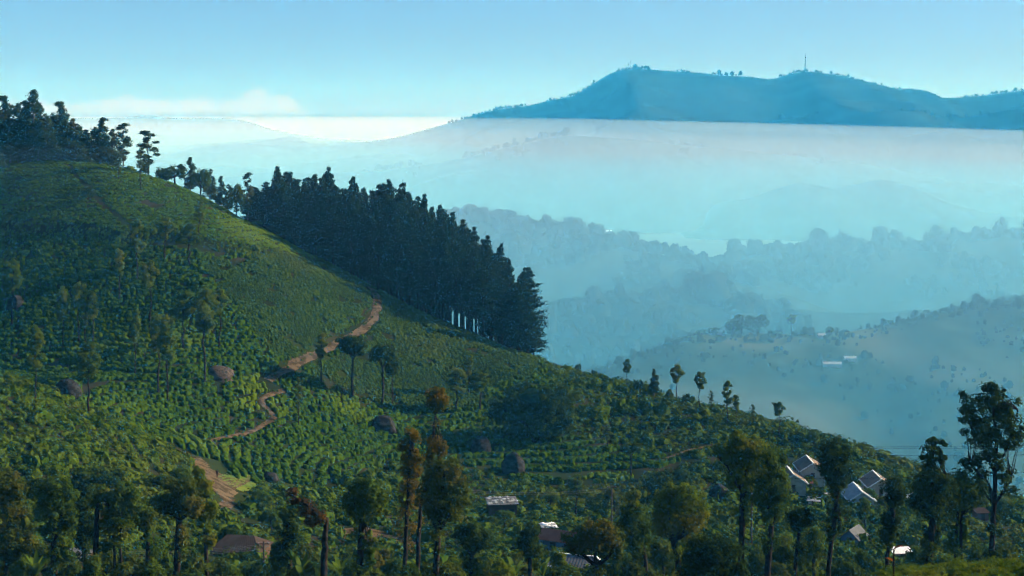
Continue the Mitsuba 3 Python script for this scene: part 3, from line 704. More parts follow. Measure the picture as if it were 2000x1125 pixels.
PINES = [
    (-64.7, 536.5, 14.6, 10.1, 1, None, None),
    (-61.4, 537.1, 18.0, 7.5, 0, None, None),
    (-59.0, 536.1, 20.8, 9.9, 0, None, None),
    (-56.4, 538.8, 15.6, 8.2, 0, None, None),
    (-53.1, 535.4, 20.1, 8.2, 2, None, None),
    (-51.2, 539.0, 22.4, 10.4, 0, None, None),
    (-46.2, 531.0, 24.0, 9.7, 0, None, None),
    (-43.6, 527.7, 22.3, 7.8, 2, None, None),
    (-40.3, 529.0, 23.5, 8.1, 0, None, None),
    (-37.3, 528.1, 26.2, 10.3, 1, None, None),
    (-33.1, 525.9, 30.2, 9.6, 1, None, None),
    (-30.6, 525.4, 22.7, 8.5, 2, None, None),
    (-28.8, 527.1, 25.9, 10.3, 1, None, None),
    (-24.2, 520.9, 21.6, 8.0, 4, None, None),
    (-22.1, 520.7, 27.7, 9.1, 4, None, None),
    (-20.4, 520.3, 25.7, 8.8, 3, None, None),
    (-17.9, 516.0, 19.7, 10.2, 3, None, None),
    (-13.7, 513.7, 20.0, 8.7, 3, None, None),
    (-11.2, 515.1, 20.1, 7.5, 4, None, None),
    (-9.1, 511.4, 23.2, 9.3, 3, None, None),
    (-6.3, 514.3, 19.1, 9.9, 0, None, None),
    (-3.3, 522.2, 23.0, 10.1, 3, None, None),
    (1.7, 508.2, 17.1, 7.7, 0, None, None),
    (-78.8, 553.5, 17.4, 8.8, 0, None, None),
    (-77.0, 550.3, 17.9, 10.1, 0, None, None),
    (-73.2, 548.0, 19.2, 9.5, 0, None, None),
    (-69.8, 547.2, 19.1, 9.0, 0, None, None),
    (-67.1, 547.9, 21.9, 8.5, 2, None, None),
    (-64.2, 546.0, 24.7, 7.5, 1, None, None),
    (-63.0, 549.1, 19.2, 10.2, 0, None, None),
    (-60.1, 549.1, 27.4, 10.1, 2, None, None),
    (-57.4, 548.9, 22.4, 7.8, 1, None, None),
    (-52.9, 543.8, 26.2, 10.3, 0, None, None),
    (-50.4, 545.2, 26.2, 7.7, 1, None, None),
    (-47.6, 538.4, 24.3, 8.8, 0, None, None),
    (-43.9, 536.4, 28.6, 10.4, 0, None, None),
    (-42.9, 542.1, 33.8, 7.7, 2, None, None),
    (-39.8, 537.6, 32.7, 10.2, 2, None, None),
    (-36.7, 535.7, 34.4, 8.7, 1, None, None),
    (-33.2, 532.2, 31.3, 8.7, 2, None, None),
    (-29.4, 535.4, 31.7, 7.7, 1, None, None),
    (-26.5, 532.8, 27.5, 9.2, 1, None, None),
    (-23.5, 527.6, 24.6, 9.0, 0, None, None),
    (-20.1, 526.7, 23.5, 7.9, 3, None, None),
    (-17.9, 527.7, 27.8, 9.9, 3, None, None),
    (-13.9, 521.9, 24.5, 8.1, 4, None, None),
    (-12.8, 521.3, 28.4, 10.0, 3, None, None),
    (-10.6, 520.4, 20.9, 10.0, 4, None, None),
    (-7.2, 522.2, 23.2, 8.1, 0, None, None),
    (-3.9, 526.4, 22.3, 10.5, 3, None, None),
    (-0.1, 519.5, 21.1, 9.5, 1, None, None),
    (3.0, 513.7, 18.8, 8.0, 0, None, None),
    (-86.0, 563.7, 12.6, 9.3, 1, None, None),
    (-83.8, 565.6, 15.1, 7.7, 0, None, None),
    (-79.7, 559.7, 21.8, 7.7, 0, None, None),
    (-78.8, 561.1, 22.6, 8.0, 0, None, None),
    (-74.2, 561.8, 22.7, 7.7, 2, None, None),
    (-72.1, 559.3, 19.8, 10.2, 1, None, None),
    (-69.9, 560.7, 20.8, 7.9, 1, None, None),
    (-65.8, 559.6, 31.2, 8.1, 0, None, None),
    (-63.9, 561.1, 29.7, 9.1, 0, None, None),
    (-60.6, 558.7, 31.2, 7.9, 0, None, None),
    (-58.4, 557.6, 30.4, 9.6, 2, None, None),
    (-54.7, 551.8, 30.4, 9.0, 2, None, None),
    (-53.7, 555.8, 28.2, 8.2, 0, None, None),
    (-51.4, 558.5, 28.3, 10.0, 0, None, None),
    (-46.7, 547.5, 31.2, 7.8, 2, None, None),
    (-45.2, 551.2, 32.8, 9.2, 0, None, None),
    (-41.5, 545.8, 36.9, 8.9, 1, None, None),
    (-38.2, 544.8, 37.4, 8.2, 0, None, None),
    (-35.0, 542.8, 33.7, 9.8, 0, None, None),
    (-33.0, 541.3, 35.1, 10.5, 1, None, None),
    (-30.5, 545.4, 33.6, 7.5, 0, None, None),
    (-26.9, 544.4, 33.7, 7.6, 0, None, None),
    (-23.9, 536.3, 33.1, 10.3, 4, None, None),
    (-21.8, 539.7, 35.8, 10.0, 3, None, None),
    (-18.8, 533.8, 31.4, 10.1, 3, None, None),
    (-16.0, 533.9, 28.8, 7.7, 4, None, None),
    (-14.7, 533.3, 32.8, 8.8, 4, None, None),
    (-11.9, 534.3, 31.0, 8.9, 4, None, None),
    (-9.5, 531.8, 26.0, 8.4, 4, None, None),
    (-6.5, 533.3, 27.6, 7.6, 3, None, None),
    (-4.2, 536.5, 31.4, 9.9, 4, None, None),
    (-0.5, 530.5, 29.1, 10.2, 0, None, None),
    (3.1, 525.8, 24.0, 9.5, 2, None, None),
    (-92.0, 573.5, 16.0, 9.0, 0, None, None),
    (-89.6, 574.5, 16.8, 9.5, 1, None, None),
    (-87.1, 574.2, 18.6, 9.9, 2, None, None),
    (-82.9, 574.9, 28.0, 10.4, 2, None, None),
    (-81.0, 575.3, 23.6, 8.5, 1, None, None),
    (-78.6, 575.7, 27.0, 8.2, 2, None, None),
    (-73.6, 570.8, 30.1, 8.2, 2, None, None),
    (-71.4, 565.8, 24.7, 9.9, 0, None, None),
    (-69.0, 567.6, 32.9, 9.3, 0, None, None),
    (-66.2, 569.9, 34.0, 9.3, 1, None, None),
    (-62.3, 567.2, 34.0, 7.9, 1, None, None),
    (-60.6, 568.1, 34.0, 9.2, 2, None, None),
    (-58.9, 569.5, 30.6, 7.6, 2, None, None),
    (-54.6, 565.4, 38.6, 9.0, 0, None, None),
    (-53.0, 565.2, 35.8, 10.3, 0, None, None),
    (-49.0, 560.1, 33.4, 9.1, 1, None, None),
    (-45.8, 557.3, 34.9, 7.9, 2, None, None),
    (-44.5, 559.9, 41.5, 9.4, 2, None, None),
    (-41.2, 558.1, 38.1, 9.3, 0, None, None),
    (-37.8, 560.1, 43.6, 7.8, 1, None, None),
    (-35.9, 557.1, 40.0, 7.8, 0, None, None),
    (-33.6, 556.9, 41.2, 9.1, 2, None, None),
    (-30.4, 556.7, 40.8, 9.8, 0, None, None),
    (-27.9, 551.3, 40.3, 7.6, 1, None, None),
    (-25.0, 552.1, 38.0, 9.9, 3, None, None),
    (-23.0, 550.7, 38.0, 7.9, 4, None, None),
    (-19.3, 545.0, 34.2, 7.6, 3, None, None),
    (-17.1, 545.8, 38.0, 10.3, 3, None, None),
    (-14.0, 544.7, 35.2, 7.8, 3, None, None),
    (-10.5, 544.7, 34.4, 8.2, 4, None, None),
    (-9.6, 543.2, 33.6, 10.3, 4, None, None),
    (-5.6, 544.1, 34.1, 8.9, 3, None, None),
    (-3.9, 548.4, 34.0, 8.8, 3, None, None),
    (-1.5, 546.5, 32.0, 7.6, 0, None, None),
    (2.3, 540.0, 27.8, 10.4, 1, None, None),
    (-92.9, 587.8, 20.3, 7.6, 2, None, None),
    (-92.0, 588.2, 21.2, 9.8, 1, None, None),
    (-87.7, 584.8, 23.3, 9.8, 2, None, None),
    (-85.2, 585.0, 27.0, 10.4, 0, None, None),
    (-82.4, 587.3, 30.1, 10.4, 2, None, None),
    (-80.6, 588.8, 35.4, 8.4, 0, None, None),
    (-76.4, 581.5, 32.3, 9.5, 0, None, None),
    (-72.6, 582.6, 36.5, 9.5, 1, None, None),
    (-70.2, 582.6, 35.4, 7.8, 0, None, None),
    (-67.3, 583.9, 40.3, 8.9, 1, None, None),
    (-63.3, 577.4, 36.8, 8.0, 2, None, None),
    (-60.0, 579.0, 38.2, 9.1, 2, None, None),
    (-55.6, 576.1, 43.1, 10.4, 2, None, None),
    (-52.8, 580.4, 42.1, 8.1, 0, None, None),
    (-50.2, 574.2, 42.6, 8.9, 1, None, None),
    (-46.3, 573.8, 45.8, 9.4, 2, None, None),
    (-45.5, 573.8, 46.9, 7.7, 0, None, None),
    (-41.7, 569.0, 46.3, 9.2, 1, None, None),
    (-38.7, 570.9, 45.2, 7.8, 0, None, None),
    (-36.0, 564.2, 44.6, 8.5, 0, None, None),
    (-33.4, 568.8, 46.6, 9.5, 2, None, None),
    (-30.7, 570.1, 48.2, 8.9, 0, None, None),
    (-27.2, 563.6, 41.3, 8.7, 0, None, None),
    (-24.5, 558.8, 43.5, 9.3, 4, None, None),
    (-22.6, 559.6, 43.4, 9.4, 4, None, None),
    (-19.0, 557.3, 38.5, 10.3, 3, None, None),
    (-16.7, 554.5, 40.6, 8.8, 3, None, None),
    (-13.9, 556.2, 38.6, 8.1, 4, None, None),
    (-10.4, 558.7, 38.2, 8.4, 3, None, None),
    (-9.2, 559.0, 40.3, 8.0, 4, None, None),
    (-5.7, 555.6, 37.0, 9.2, 3, None, None),
    (-1.8, 561.2, 38.9, 10.5, 1, None, None),
    (2.5, 549.4, 31.6, 8.3, 2, None, None),
    (-95.6, 601.6, 24.6, 8.5, 1, None, None),
    (-92.3, 602.6, 29.2, 10.5, 2, None, None),
    (-89.4, 597.2, 27.7, 9.9, 1, None, None),
    (-83.9, 596.7, 36.5, 9.1, 2, None, None),
    (-82.0, 598.8, 36.0, 9.9, 0, None, None),
    (-79.7, 596.0, 36.4, 10.5, 0, None, None),
    (-76.3, 592.5, 35.0, 7.7, 1, None, None),
    (-71.7, 595.7, 42.8, 8.4, 2, None, None),
    (-67.7, 592.7, 44.8, 9.5, 0, None, None),
    (-66.5, 595.0, 45.8, 8.2, 2, None, None),
    (-61.6, 595.0, 43.3, 8.1, 2, None, None),
    (-58.2, 590.4, 44.5, 9.9, 1, None, None),
    (-55.0, 592.1, 44.7, 7.7, 0, None, None),
    (-52.8, 586.5, 45.3, 8.1, 2, None, None),
    (-48.8, 583.8, 45.9, 10.4, 0, None, None),
    (-46.6, 583.6, 47.3, 9.5, 1, None, None),
    (-44.0, 583.2, 48.6, 8.3, 2, None, None),
    (-39.2, 580.4, 50.1, 10.3, 2, None, None),
    (-36.7, 576.8, 49.4, 9.7, 0, None, None),
    (-32.7, 580.6, 48.9, 8.1, 0, None, None),
    (-28.9, 575.5, 47.4, 7.8, 2, None, None),
    (-26.2, 574.2, 45.0, 9.9, 4, None, None),
    (-23.8, 573.5, 45.6, 10.1, 4, None, None),
    (-20.4, 573.4, 46.1, 8.1, 4, None, None),
    (-17.7, 571.9, 44.9, 7.6, 4, None, None),
    (-14.9, 566.7, 44.1, 7.9, 4, None, None),
    (-10.0, 568.3, 43.5, 10.3, 3, None, None),
    (-7.6, 569.4, 41.8, 8.3, 4, None, None),
    (-4.8, 572.8, 42.7, 8.9, 4, None, None),
    (-1.2, 569.1, 41.5, 9.4, 2, None, None),
    (3.4, 559.1, 36.4, 10.4, 1, None, None),
    (-79.7, 555.7, 25.7, 6.9, 2, 'broad topped pine at the left end of the pine grove skyline', 'pines that stand out on the grove skyline'),
    (-64.4, 565.5, 38.7, 7.5, 1, 'highest pine of the grove skyline, with a ragged double tip', 'pines that stand out on the grove skyline'),
    (-53.5, 549.1, 36.1, 6.9, 0, 'pine with a blunt top right of the highest one on the grove skyline', 'pines that stand out on the grove skyline'),
    (-41.8, 548.5, 42.2, 6.9, 0, 'first of two pointed pines in the middle of the grove skyline', 'pines that stand out on the grove skyline'),
    (-36.2, 539.1, 42.7, 8.1, 1, 'second of two pointed pines in the middle of the grove skyline', 'pines that stand out on the grove skyline'),
    (-29.0, 547.0, 44.7, 7.0, 1, 'slim pointed pine standing alone where the grove skyline starts to fall', 'pines that stand out on the grove skyline'),
    (-23.5, 535.7, 40.2, 8.3, 4, 'stout pine just below the slim pointed one on the falling skyline', 'pines that stand out on the grove skyline'),
    (-19.9, 529.2, 38.0, 7.3, 3, 'pine on the falling grove skyline, two below the slim pointed one', 'pines that stand out on the grove skyline'),
    (-15.9, 537.7, 39.2, 8.5, 3, 'small topped pine halfway down the falling grove skyline', 'pines that stand out on the grove skyline'),
    (-12.2, 539.3, 38.9, 6.7, 3, 'pine just below the small topped one on the falling skyline', 'pines that stand out on the grove skyline'),
    (-8.1, 526.1, 35.0, 7.4, 3, 'pine low on the falling skyline, left of the last peak', 'pines that stand out on the grove skyline'),
    (-3.6, 542.6, 38.3, 7.1, 4, 'last pointed pine peak before the grove drops at its right end', 'pines that stand out on the grove skyline'),
    (5.6, 518.9, 30.1, 11.5, 1, 'tallest pine at the right end of the grove, its boughs reaching out over the valley', 'pines at the right end of the grove'),
    (6.8, 511.6, 12.7, 9.5, 0, 'short bushy pine at the very foot of the grove, rightmost of all', 'pines at the right end of the grove'),
    (4.8, 506.0, 17.6, 8.5, 0, 'bushy pine of middle height at the right end of the grove, nearest the tea', 'pines at the right end of the grove'),
    (1.9, 506.0, 20.8, 8.5, 2, 'pine with bare lower trunk at the lower right edge of the grove', 'pines at the right end of the grove'),
]
for x, y, h, w, k, label, group in PINES:
    plant('pine_tree', f'pine_kind_{k}', x, y, h, w, label or 'tall dark pine inside the dense grove behind the tea hill', 'tree', group or 'pines inside the dense grove')
HILL_TREES = [
    ('shade_tree', 'shade_kind_0', -112.4, 487.2, 18.1, 6.8, 'dim feathery shade tree at the foot of the hilltop field, left of two others', None),
    ('shade_tree', 'shade_kind_1', -106.8, 498.8, 13.1, 7.4, 'dusky shade tree just below the hilltop field, second from the left there', None),
    ('shade_tree', 'lime_kind_0', -98.9, 497.0, 12.5, 9.0, 'broad lit shade tree at the foot of the hilltop field, rightmost of three', None),
    ('shade_tree', 'thin_kind', -98.5, 512.0, 12.3, 6.3, 'thin see-through tree standing in the hilltop tea field near its right edge', None),
    ('shade_tree', 'shade_kind_2', -115.1, 476.0, 15.1, 5.9, 'slim shade tree with narrow crown high on the dark slope', None),
    ('shade_tree', 'shade_kind_3', -101.6, 455.0, 18.9, 6.7, 'tall shade tree with long bare stem in the middle of the dark slope', None),
    ('shade_tree', 'lime_kind_1', -144.6, 469.0, 19.5, 8.1, 'yellow green tree cut by the left edge beside a dark boulder', None),
    ('shade_tree', 'shade_kind_0', -123.9, 447.8, 17.3, 5.1, 'leftmost and thinnest of three slim trees close together at left', None),
    ('shade_tree', 'shade_kind_3', -120.2, 450.5, 17.1, 6.3, 'middle tree of three slim trees close together at left', None),
    ('shade_tree', 'shade_kind_2', -116.1, 449.8, 14.4, 6.3, 'rightmost of three slim trees close together at left, crown hanging low', None),
    ('shade_tree', 'thin_kind', -118.3, 450.5, 11.6, 4.1, 'sapling squeezed between the middle and right trees of the three at left', None),
    ('shade_tree', 'shade_kind_2', -98.6, 425.0, 16.7, 5.2, 'slim tree with small pale crown and very long thin stem', None),
    ('shade_tree', 'lime_kind_0', -89.8, 442.8, 15.0, 9.1, 'bright yellow green flat topped shade tree left of the tallest dark tree', None),
    ('shade_tree', 'shade_kind_1', -89.8, 412.2, 19.0, 7.8, 'dark left tree of a close pair with bare stems low on the slope', None),
    ('shade_tree', 'lime_kind_1', -86.0, 406.0, 22.0, 7.0, 'right tree of a close pair, its crown edged with yellow leaves', None),
    ('shade_tree', 'shade_kind_1', -79.9, 422.5, 23.9, 8.7, 'tallest dark shade tree on the slope, above the tan rock slab', None),
    ('shade_tree', 'shade_kind_3', -80.4, 445.2, 16.2, 6.9, 'pale slim shade tree just behind the tallest dark one', None),
    ('shade_tree', 'shade_kind_0', -93.2, 317.8, 15.0, 4.9, 'dim tree on the edge of the nearer spur at far left', None),
    ('shade_tree', 'lime_kind_0', -85.6, 327.8, 14.4, 6.7, 'yellowish tree on the edge of the nearer spur, right of the dim one', None),
    ('shade_tree', 'shade_kind_2', -52.4, 446.5, 13.4, 6.6, 'feathery tree with slender stem beside the lower end of the track', None),
    ('shade_tree', 'lollipop_kind_0', -43.7, 445.5, 17.5, 9.9, 'round headed tree, left of the lopped pair below the track', None),
    ('shade_tree', 'lollipop_kind_1', -35.7, 447.8, 17.1, 8.4, 'dense dark lopped tree with long straight stem below the track', None),
    ('shade_tree', 'lollipop_kind_0', -33.2, 450.0, 12.6, 4.8, 'small brown tinted lopped tree next to the dense dark one', None),
    ('shade_tree', 'thin_kind', -54.6, 415.5, 12.2, 4.1, 'very thin dim sapling in the tea near the foot path', None),
    ('shade_tree', 'shade_kind_0', -15.2, 451.0, 11.9, 8.5, 'thin crowned tree just left of the dome shaped tree, behind an open one', None),
    ('shade_tree', 'lime_kind_1', -9.0, 454.0, 10.6, 8.6, 'open green tree with clear stem directly left of the dome shaped tree', None),
    ('shade_tree', 'shade_kind_2', -12.4, 463.5, 11.1, 5.7, 'faint slim tree rising above the two trees left of the dome shaped tree', None),
    ('dead_tree', 'thin_kind', 25.2, 431.8, 7.1, 4.3, 'bare reddish small tree in the scrub right of the dome shaped tree', None),
    ('dead_tree', 'thin_kind', 7.1, 434.5, 9.2, 4.9, 'bare twiggy reddish tree in front of the dome shaped tree', None),
    ('shade_tree', 'lollipop_kind_1', 30.0, 409.0, 9.1, 5.7, 'dark lollipop shaped tree with thick leafy stem above the hollow', None),
    ('ridge_tree', 'lime_kind_0', 34.4, 487.2, 8.3, 3.4, 'small leafy tree standing alone, first on the ridge right of the grove', None),
    ('ridge_tree', 'bushy_kind_0', 37.4, 478.5, 5.4, 3.3, 'low bushy tree on the ridge, second from the left', None),
    ('ridge_tree', 'gum_kind_1', 42.0, 479.8, 8.3, 4.2, 'dense upright tree on the ridge, left of the tall open one', None),
    ('ridge_tree', 'shade_kind_1', 48.2, 476.8, 10.7, 5.0, 'tall open crowned tree on the ridge with see-through top', None),
    ('ridge_tree', 'bushy_kind_0', 51.6, 473.5, 5.5, 4.7, 'dark bushy tree on the ridge between two tall open trees', None),
    ('ridge_tree', 'shade_kind_3', 53.6, 463.2, 12.1, 4.6, 'tall open tree with straight stem on the ridge, right of the dark bushy one', None),
    ('ridge_tree', 'bushy_kind_2', 45.8, 474.5, 4.3, 3.3, 'small brownish bush on the ridge left of the tall see-through tree', None),
    ('ridge_tree', 'thin_kind', 57.5, 469.2, 6.2, 2.7, 'thin small tree on the ridge just right of the tall straight stemmed one', None),
    ('ridge_tree', 'shade_kind_0', 60.4, 455.0, 12.0, 5.0, 'left one of two leaning crowns with close stems on the ridge', None),
    ('ridge_tree', 'shade_kind_2', 63.2, 457.8, 7.8, 4.0, 'right one of two close trees on the ridge, lower and thinner', None),
    ('ridge_tree', 'thin_kind', 67.9, 458.0, 5.6, 2.7, 'small slender tree on the ridge above the village', None),
    ('ridge_tree', 'shade_kind_3', 73.9, 449.8, 9.3, 4.7, 'open tree with two leafy arms, last tall one on the ridge', None),
    ('ridge_tree', 'bushy_kind_0', 77.7, 443.2, 5.6, 5.7, 'round dark tree at the ridge above the upper houses', None),
    ('ridge_tree', 'bushy_kind_1', 82.5, 443.8, 5.0, 4.6, 'green round tree at the ridge, right of the dark one', None),
    ('ridge_tree', 'bushy_kind_0', 100.7, 440.8, 4.1, 3.1, 'small dark bushy tree on the ridge behind the right houses', None),
    ('ridge_tree', 'bushy_kind_0', 20.6, 501.8, 3.5, 2.3, 'low bush on the skyline between the grove and the lone leafy tree', None),
    ('ridge_tree', 'bushy_kind_0', 25.2, 500.5, 3.0, 2.0, 'tiny bush on the skyline just left of the lone leafy tree', None),
    ('gum_tree', 'gum_kind_0', -199.4, 619.0, 24.5, 13.1, 'tall gum tree half out of the picture at the left edge', None),
    ('gum_tree', 'gum_kind_1', -195.7, 624.5, 26.4, 12.3, 'dark gum tree at the left edge of the hilltop grove', None),
    ('gum_tree', 'gum_kind_3', -186.5, 613.8, 23.5, 10.7, 'gum tree left of the tallest one on the hilltop', None),
    ('gum_tree', 'gum_kind_0', -182.4, 617.5, 28.7, 14.5, 'tallest gum tree of the hilltop grove', None),
    ('gum_tree', 'gum_kind_2', -174.2, 607.1, 18.4, 10.1, 'shorter gum filling the gap right of the tallest gum', None),
    ('gum_tree', 'gum_kind_1', -171.3, 614.8, 24.1, 12.1, 'pointed gum tree, second tallest on the hilltop', None),
    ('gum_tree', 'gum_kind_2', -162.9, 600.8, 16.4, 10.5, 'sloping shouldered gum right of the pointed one', None),
    ('gum_tree', 'gum_kind_3', -158.6, 604.6, 13.6, 8.2, 'small gum in the dip of the hilltop grove', None),
    ('gum_tree', 'gum_kind_1', -152.8, 606.0, 19.7, 10.5, 'gum with rounded top near the right end of the hilltop grove', None),
    ('gum_tree', 'gum_kind_2', -147.1, 596.6, 14.9, 9.0, 'leafy gum between the rounded one and the open one', None),
    ('gum_tree', 'gum_open_kind', -143.9, 600.8, 18.7, 10.0, 'open gum with drooping side boughs at the right end of the hilltop grove', None),
    ('gum_tree', 'gum_open_kind', -127.5, 568.9, 15.8, 10.8, 'slender see-through gum standing apart on the hill shoulder', None),
    ('gum_tree', 'gum_kind_3', -127.6, 565.3, 7.5, 5.1, 'young dense gum at the foot of the slender see-through gum', None),
    ('gum_tree', 'gum_kind_2', -194.1, 630.9, 22.6, 11.9, 'gum behind the two at the left edge, its top between theirs', None),
    ('gum_tree', 'gum_kind_1', -188.3, 628.6, 24.9, 11.9, 'gum behind and just left of the tallest gum', None),
    ('gum_tree', 'gum_kind_0', -182.0, 626.1, 23.2, 11.8, 'gum behind and just right of the tallest gum', None),
    ('gum_tree', 'gum_kind_0', -175.7, 621.8, 19.2, 10.8, 'gum behind and left of the pointed gum', None),
    ('gum_tree', 'gum_kind_3', -169.9, 619.6, 20.4, 10.8, 'gum behind and right of the pointed gum', None),
    ('gum_tree', 'gum_kind_1', -163.7, 613.7, 15.6, 10.2, 'gum behind the dip of the hilltop grove', None),
    ('gum_tree', 'gum_kind_2', -157.3, 611.3, 16.1, 9.7, 'gum just left of the rounded gum', None),
    ('gum_tree', 'gum_kind_2', -181.3, 611.7, 13.5, 13.9, 'middle height gum filling the grove below the tallest gum', None),
    ('gum_tree', 'gum_kind_2', -187.0, 605.2, 11.3, 10.5, 'low dark gum under the trees at the left edge', None),
    ('gum_tree', 'gum_kind_2', -175.1, 600.4, 8.9, 11.4, 'low bushy gum below the tallest gum', None),
    ('gum_tree', 'gum_kind_0', -166.6, 595.1, 7.5, 9.9, 'low bushy gum below the pointed gum', None),
    ('gum_tree', 'gum_kind_2', -158.1, 590.0, 7.0, 8.9, 'low gum at the edge of the hilltop field', None),
    ('gum_tree', 'gum_kind_3', -185.0, 588.7, 5.5, 5.8, 'little conical tree in the field at the left edge', None),
    ('shade_tree', 'thin_kind', -133.5, 551.5, 5.9, 4.1, 'short bare sapling on the hilltop field edge', None),
    ('shade_tree', 'thin_kind', -124.8, 546.0, 13.4, 5.8, 'thin sapling in the tea below the slender see-through gum', None),
    ('shade_tree', 'bushy_kind_0', -139.9, 536.0, 6.7, 6.6, 'dim round shrub tree in the middle of the hilltop field', None),
    ('shoulder_tree', 'bushy_kind_0', -118.6, 569.9, 10.8, 11.9, 'broad round dark tree behind the shoulder of the hilltop field', None),
    ('shoulder_tree', 'bushy_kind_0', -121.9, 567.0, 5.5, 6.7, 'smaller round tree at the left foot of the broad round one', None),
    ('shoulder_tree', 'gum_kind_3', -114.1, 576.2, 13.7, 6.8, 'narrow dark tree behind the broad round one', None),
    ('shoulder_tree', 'bushy_kind_1', -109.1, 569.0, 11.3, 8.7, 'bushy tree on the field shoulder, fourth from the left', None),
    ('shoulder_tree', 'gum_kind_2', -106.8, 574.0, 12.4, 6.8, 'dark pointed tree in the row along the field shoulder', None),
    ('shoulder_tree', 'gum_kind_3', -101.1, 564.8, 11.2, 5.1, 'slim dark tree in the row along the field shoulder', None),
    ('shoulder_tree', 'bushy_kind_2', -94.3, 556.1, 12.4, 6.9, 'brownish rounded tree on the field shoulder before the pines', None),
    ('shoulder_tree', 'gum_kind_2', -99.0, 568.0, 10.3, 6.7, 'low dark tree left of the brownish rounded tree', None),
    ('shoulder_tree', 'gum_open_kind', -91.7, 563.9, 17.8, 6.3, 'open feathery tree between the brownish tree and the pine grove', None),
    ('shoulder_tree', 'lime_kind_0', -72.4, 555.0, 7.1, 3.8, 'little pale tree at the lower right tip of the hilltop field', None),
    ('shoulder_tree', 'bushy_kind_1', -87.2, 553.0, 2.1, 5.4, 'small light bush behind the field edge under the pines', None),
    ('village_tree', 'lime_kind_1', 13.8, 356.0, 9.2, 6.1, 'thin leafed tree between the hut and the garden terrace', None),
    ('village_tree', 'bushy_kind_0', 37.3, 381.5, 10.8, 13.1, 'big dark rounded tree behind the yellow green tree in the hollow', None),
    ('village_tree', 'bushy_kind_1', 8.8, 371.0, 3.5, 5.4, 'small round green tree beside the flat roofed hut', None),
    ('village_tree', 'bushy_kind_0', 74.2, 392.5, 4.5, 6.8, 'dark bushy tree in front of the upper houses', None),
    ('village_tree', 'bushy_kind_1', 73.9, 404.2, 4.4, 5.4, 'garden tree below the two tan roofs', None),
    ('village_tree', 'lime_kind_0', 77.7, 357.0, 7.3, 4.7, 'thin light tree between the grey roof and the small gabled house', None),
    ('village_tree', 'bushy_kind_0', 76.6, 379.5, 4.2, 5.8, 'bushy garden tree under the grey white roof', None),
    ('village_tree', 'bushy_kind_0', 96.4, 397.2, 3.4, 5.8, 'dark shrub tree right of the tan roofed house', None),
    ('village_tree', 'bushy_kind_1', 92.1, 405.8, 3.4, 5.4, 'bush hiding the foot of the right tan roofed house', None),
    ('village_tree', 'bushy_kind_0', 58.6, 387.5, 7.3, 7.7, 'dark tree in the hollow behind the twin yellow green trees', None),
    ('village_tree', 'bushy_kind_2', 115.6, 405.0, 4.1, 7.0, 'olive bushy tree below the open crowned tree at right', None),
    ('village_tree', 'bushy_kind_1', 120.4, 397.8, 5.6, 7.4, 'green bushy tree at the right edge below the skyline', None),
    ('village_tree', 'bushy_kind_0', -17.1, 386.8, 4.3, 7.7, 'dark bushy tree at the foot of the tea slope behind the orange trees', None),
    ('village_tree', 'bushy_kind_0', -41.0, 325.5, 5.1, 6.5, 'dark rounded tree in the hollow right of the clearing', None),
    ('village_tree', 'bushy_kind_1', -48.7, 315.5, 5.6, 5.8, 'bushy green tree just below the grass clearing', None),
    ('village_tree', 'bushy_kind_0', -49.0, 280.0, 5.1, 4.6, 'shadowed tree above the brown roof', None),
    ('village_tree', 'bushy_kind_1', -45.0, 303.5, 5.2, 4.8, 'green tree behind the lopped column tree', None),
    ('village_tree', 'bushy_kind_2', 23.0, 364.8, 6.3, 5.8, 'olive tree right of the garden terrace', None),
    ('village_tree', 'bushy_kind_0', -5.3, 334.5, 4.7, 4.9, 'dark low tree beside the white walled house', None),
    ('village_tree', 'bushy_kind_0', -73.4, 287.5, 5.8, 10.5, 'broad dark shaded tree in front of the sunlit spur', None),
    ('village_tree', 'bushy_kind_0', -82.8, 279.2, 4.3, 6.5, 'dark shaded bush tree at the left edge of the spur', None),
    ('village_tree', 'bushy_kind_0', -66.2, 300.0, 4.2, 6.0, 'dark shrub tree in front of the spur, right of the broad shaded one', None),
    ('village_tree', 'bushy_kind_1', -62.9, 307.0, 5.3, 7.1, 'bluish green shrub tree at the crest of the spur above the clearing', None),
    ('village_tree', 'bushy_kind_0', 75.1, 410.5, 4.9, 6.3, 'dark bush hiding the gable of the upper left tan roofed house', None),
    ('village_tree', 'bushy_kind_1', 70.9, 407.5, 3.6, 4.9, 'green bush hiding the gable of the lower left tan roofed house', None),
    ('village_tree', 'bushy_kind_1', 86.0, 394.2, 4.3, 6.5, 'green bush hiding the gable of the pale grey roofed house', None),
    ('village_tree', 'bushy_kind_0', 91.4, 404.0, 4.3, 5.3, 'dark bush hiding the gable of the rightmost tan roofed house', None),
    ('village_tree', 'bushy_kind_0', -44.5, 266.2, 3.3, 6.2, 'low dark bush before the wide brown hipped roof', None),
    ('village_tree', 'bushy_kind_1', -1.6, 341.8, 4.1, 5.9, 'green bush before the wall of the dark flat roofed hut', None),
    ('undergrowth_tree', 'bushy_kind_0', -64.1, 205.0, 8.0, 4.8, 'rounded dark bush tree left of the green tree at the lower left corner with', None),
    ('undergrowth_tree', 'bushy_kind_1', -66.2, 220.0, 5.7, 4.1, 'low green bush tree right of the green tree at the lower left corner with', None),
    ('undergrowth_tree', 'bushy_kind_2', -67.8, 235.0, 6.9, 6.5, 'ragged olive bush tree left of the broad bright green tree, leaves down to the', None),
    ('undergrowth_tree', 'bushy_kind_1', -60.2, 220.0, 6.5, 4.5, 'broad green bush tree right of the broad bright green tree, leaves down to the', None),
    ('undergrowth_tree', 'bushy_kind_0', -54.3, 205.0, 4.8, 4.8, 'small dark bush tree left of the dark shaded tree between the pale stemmed tree', None),
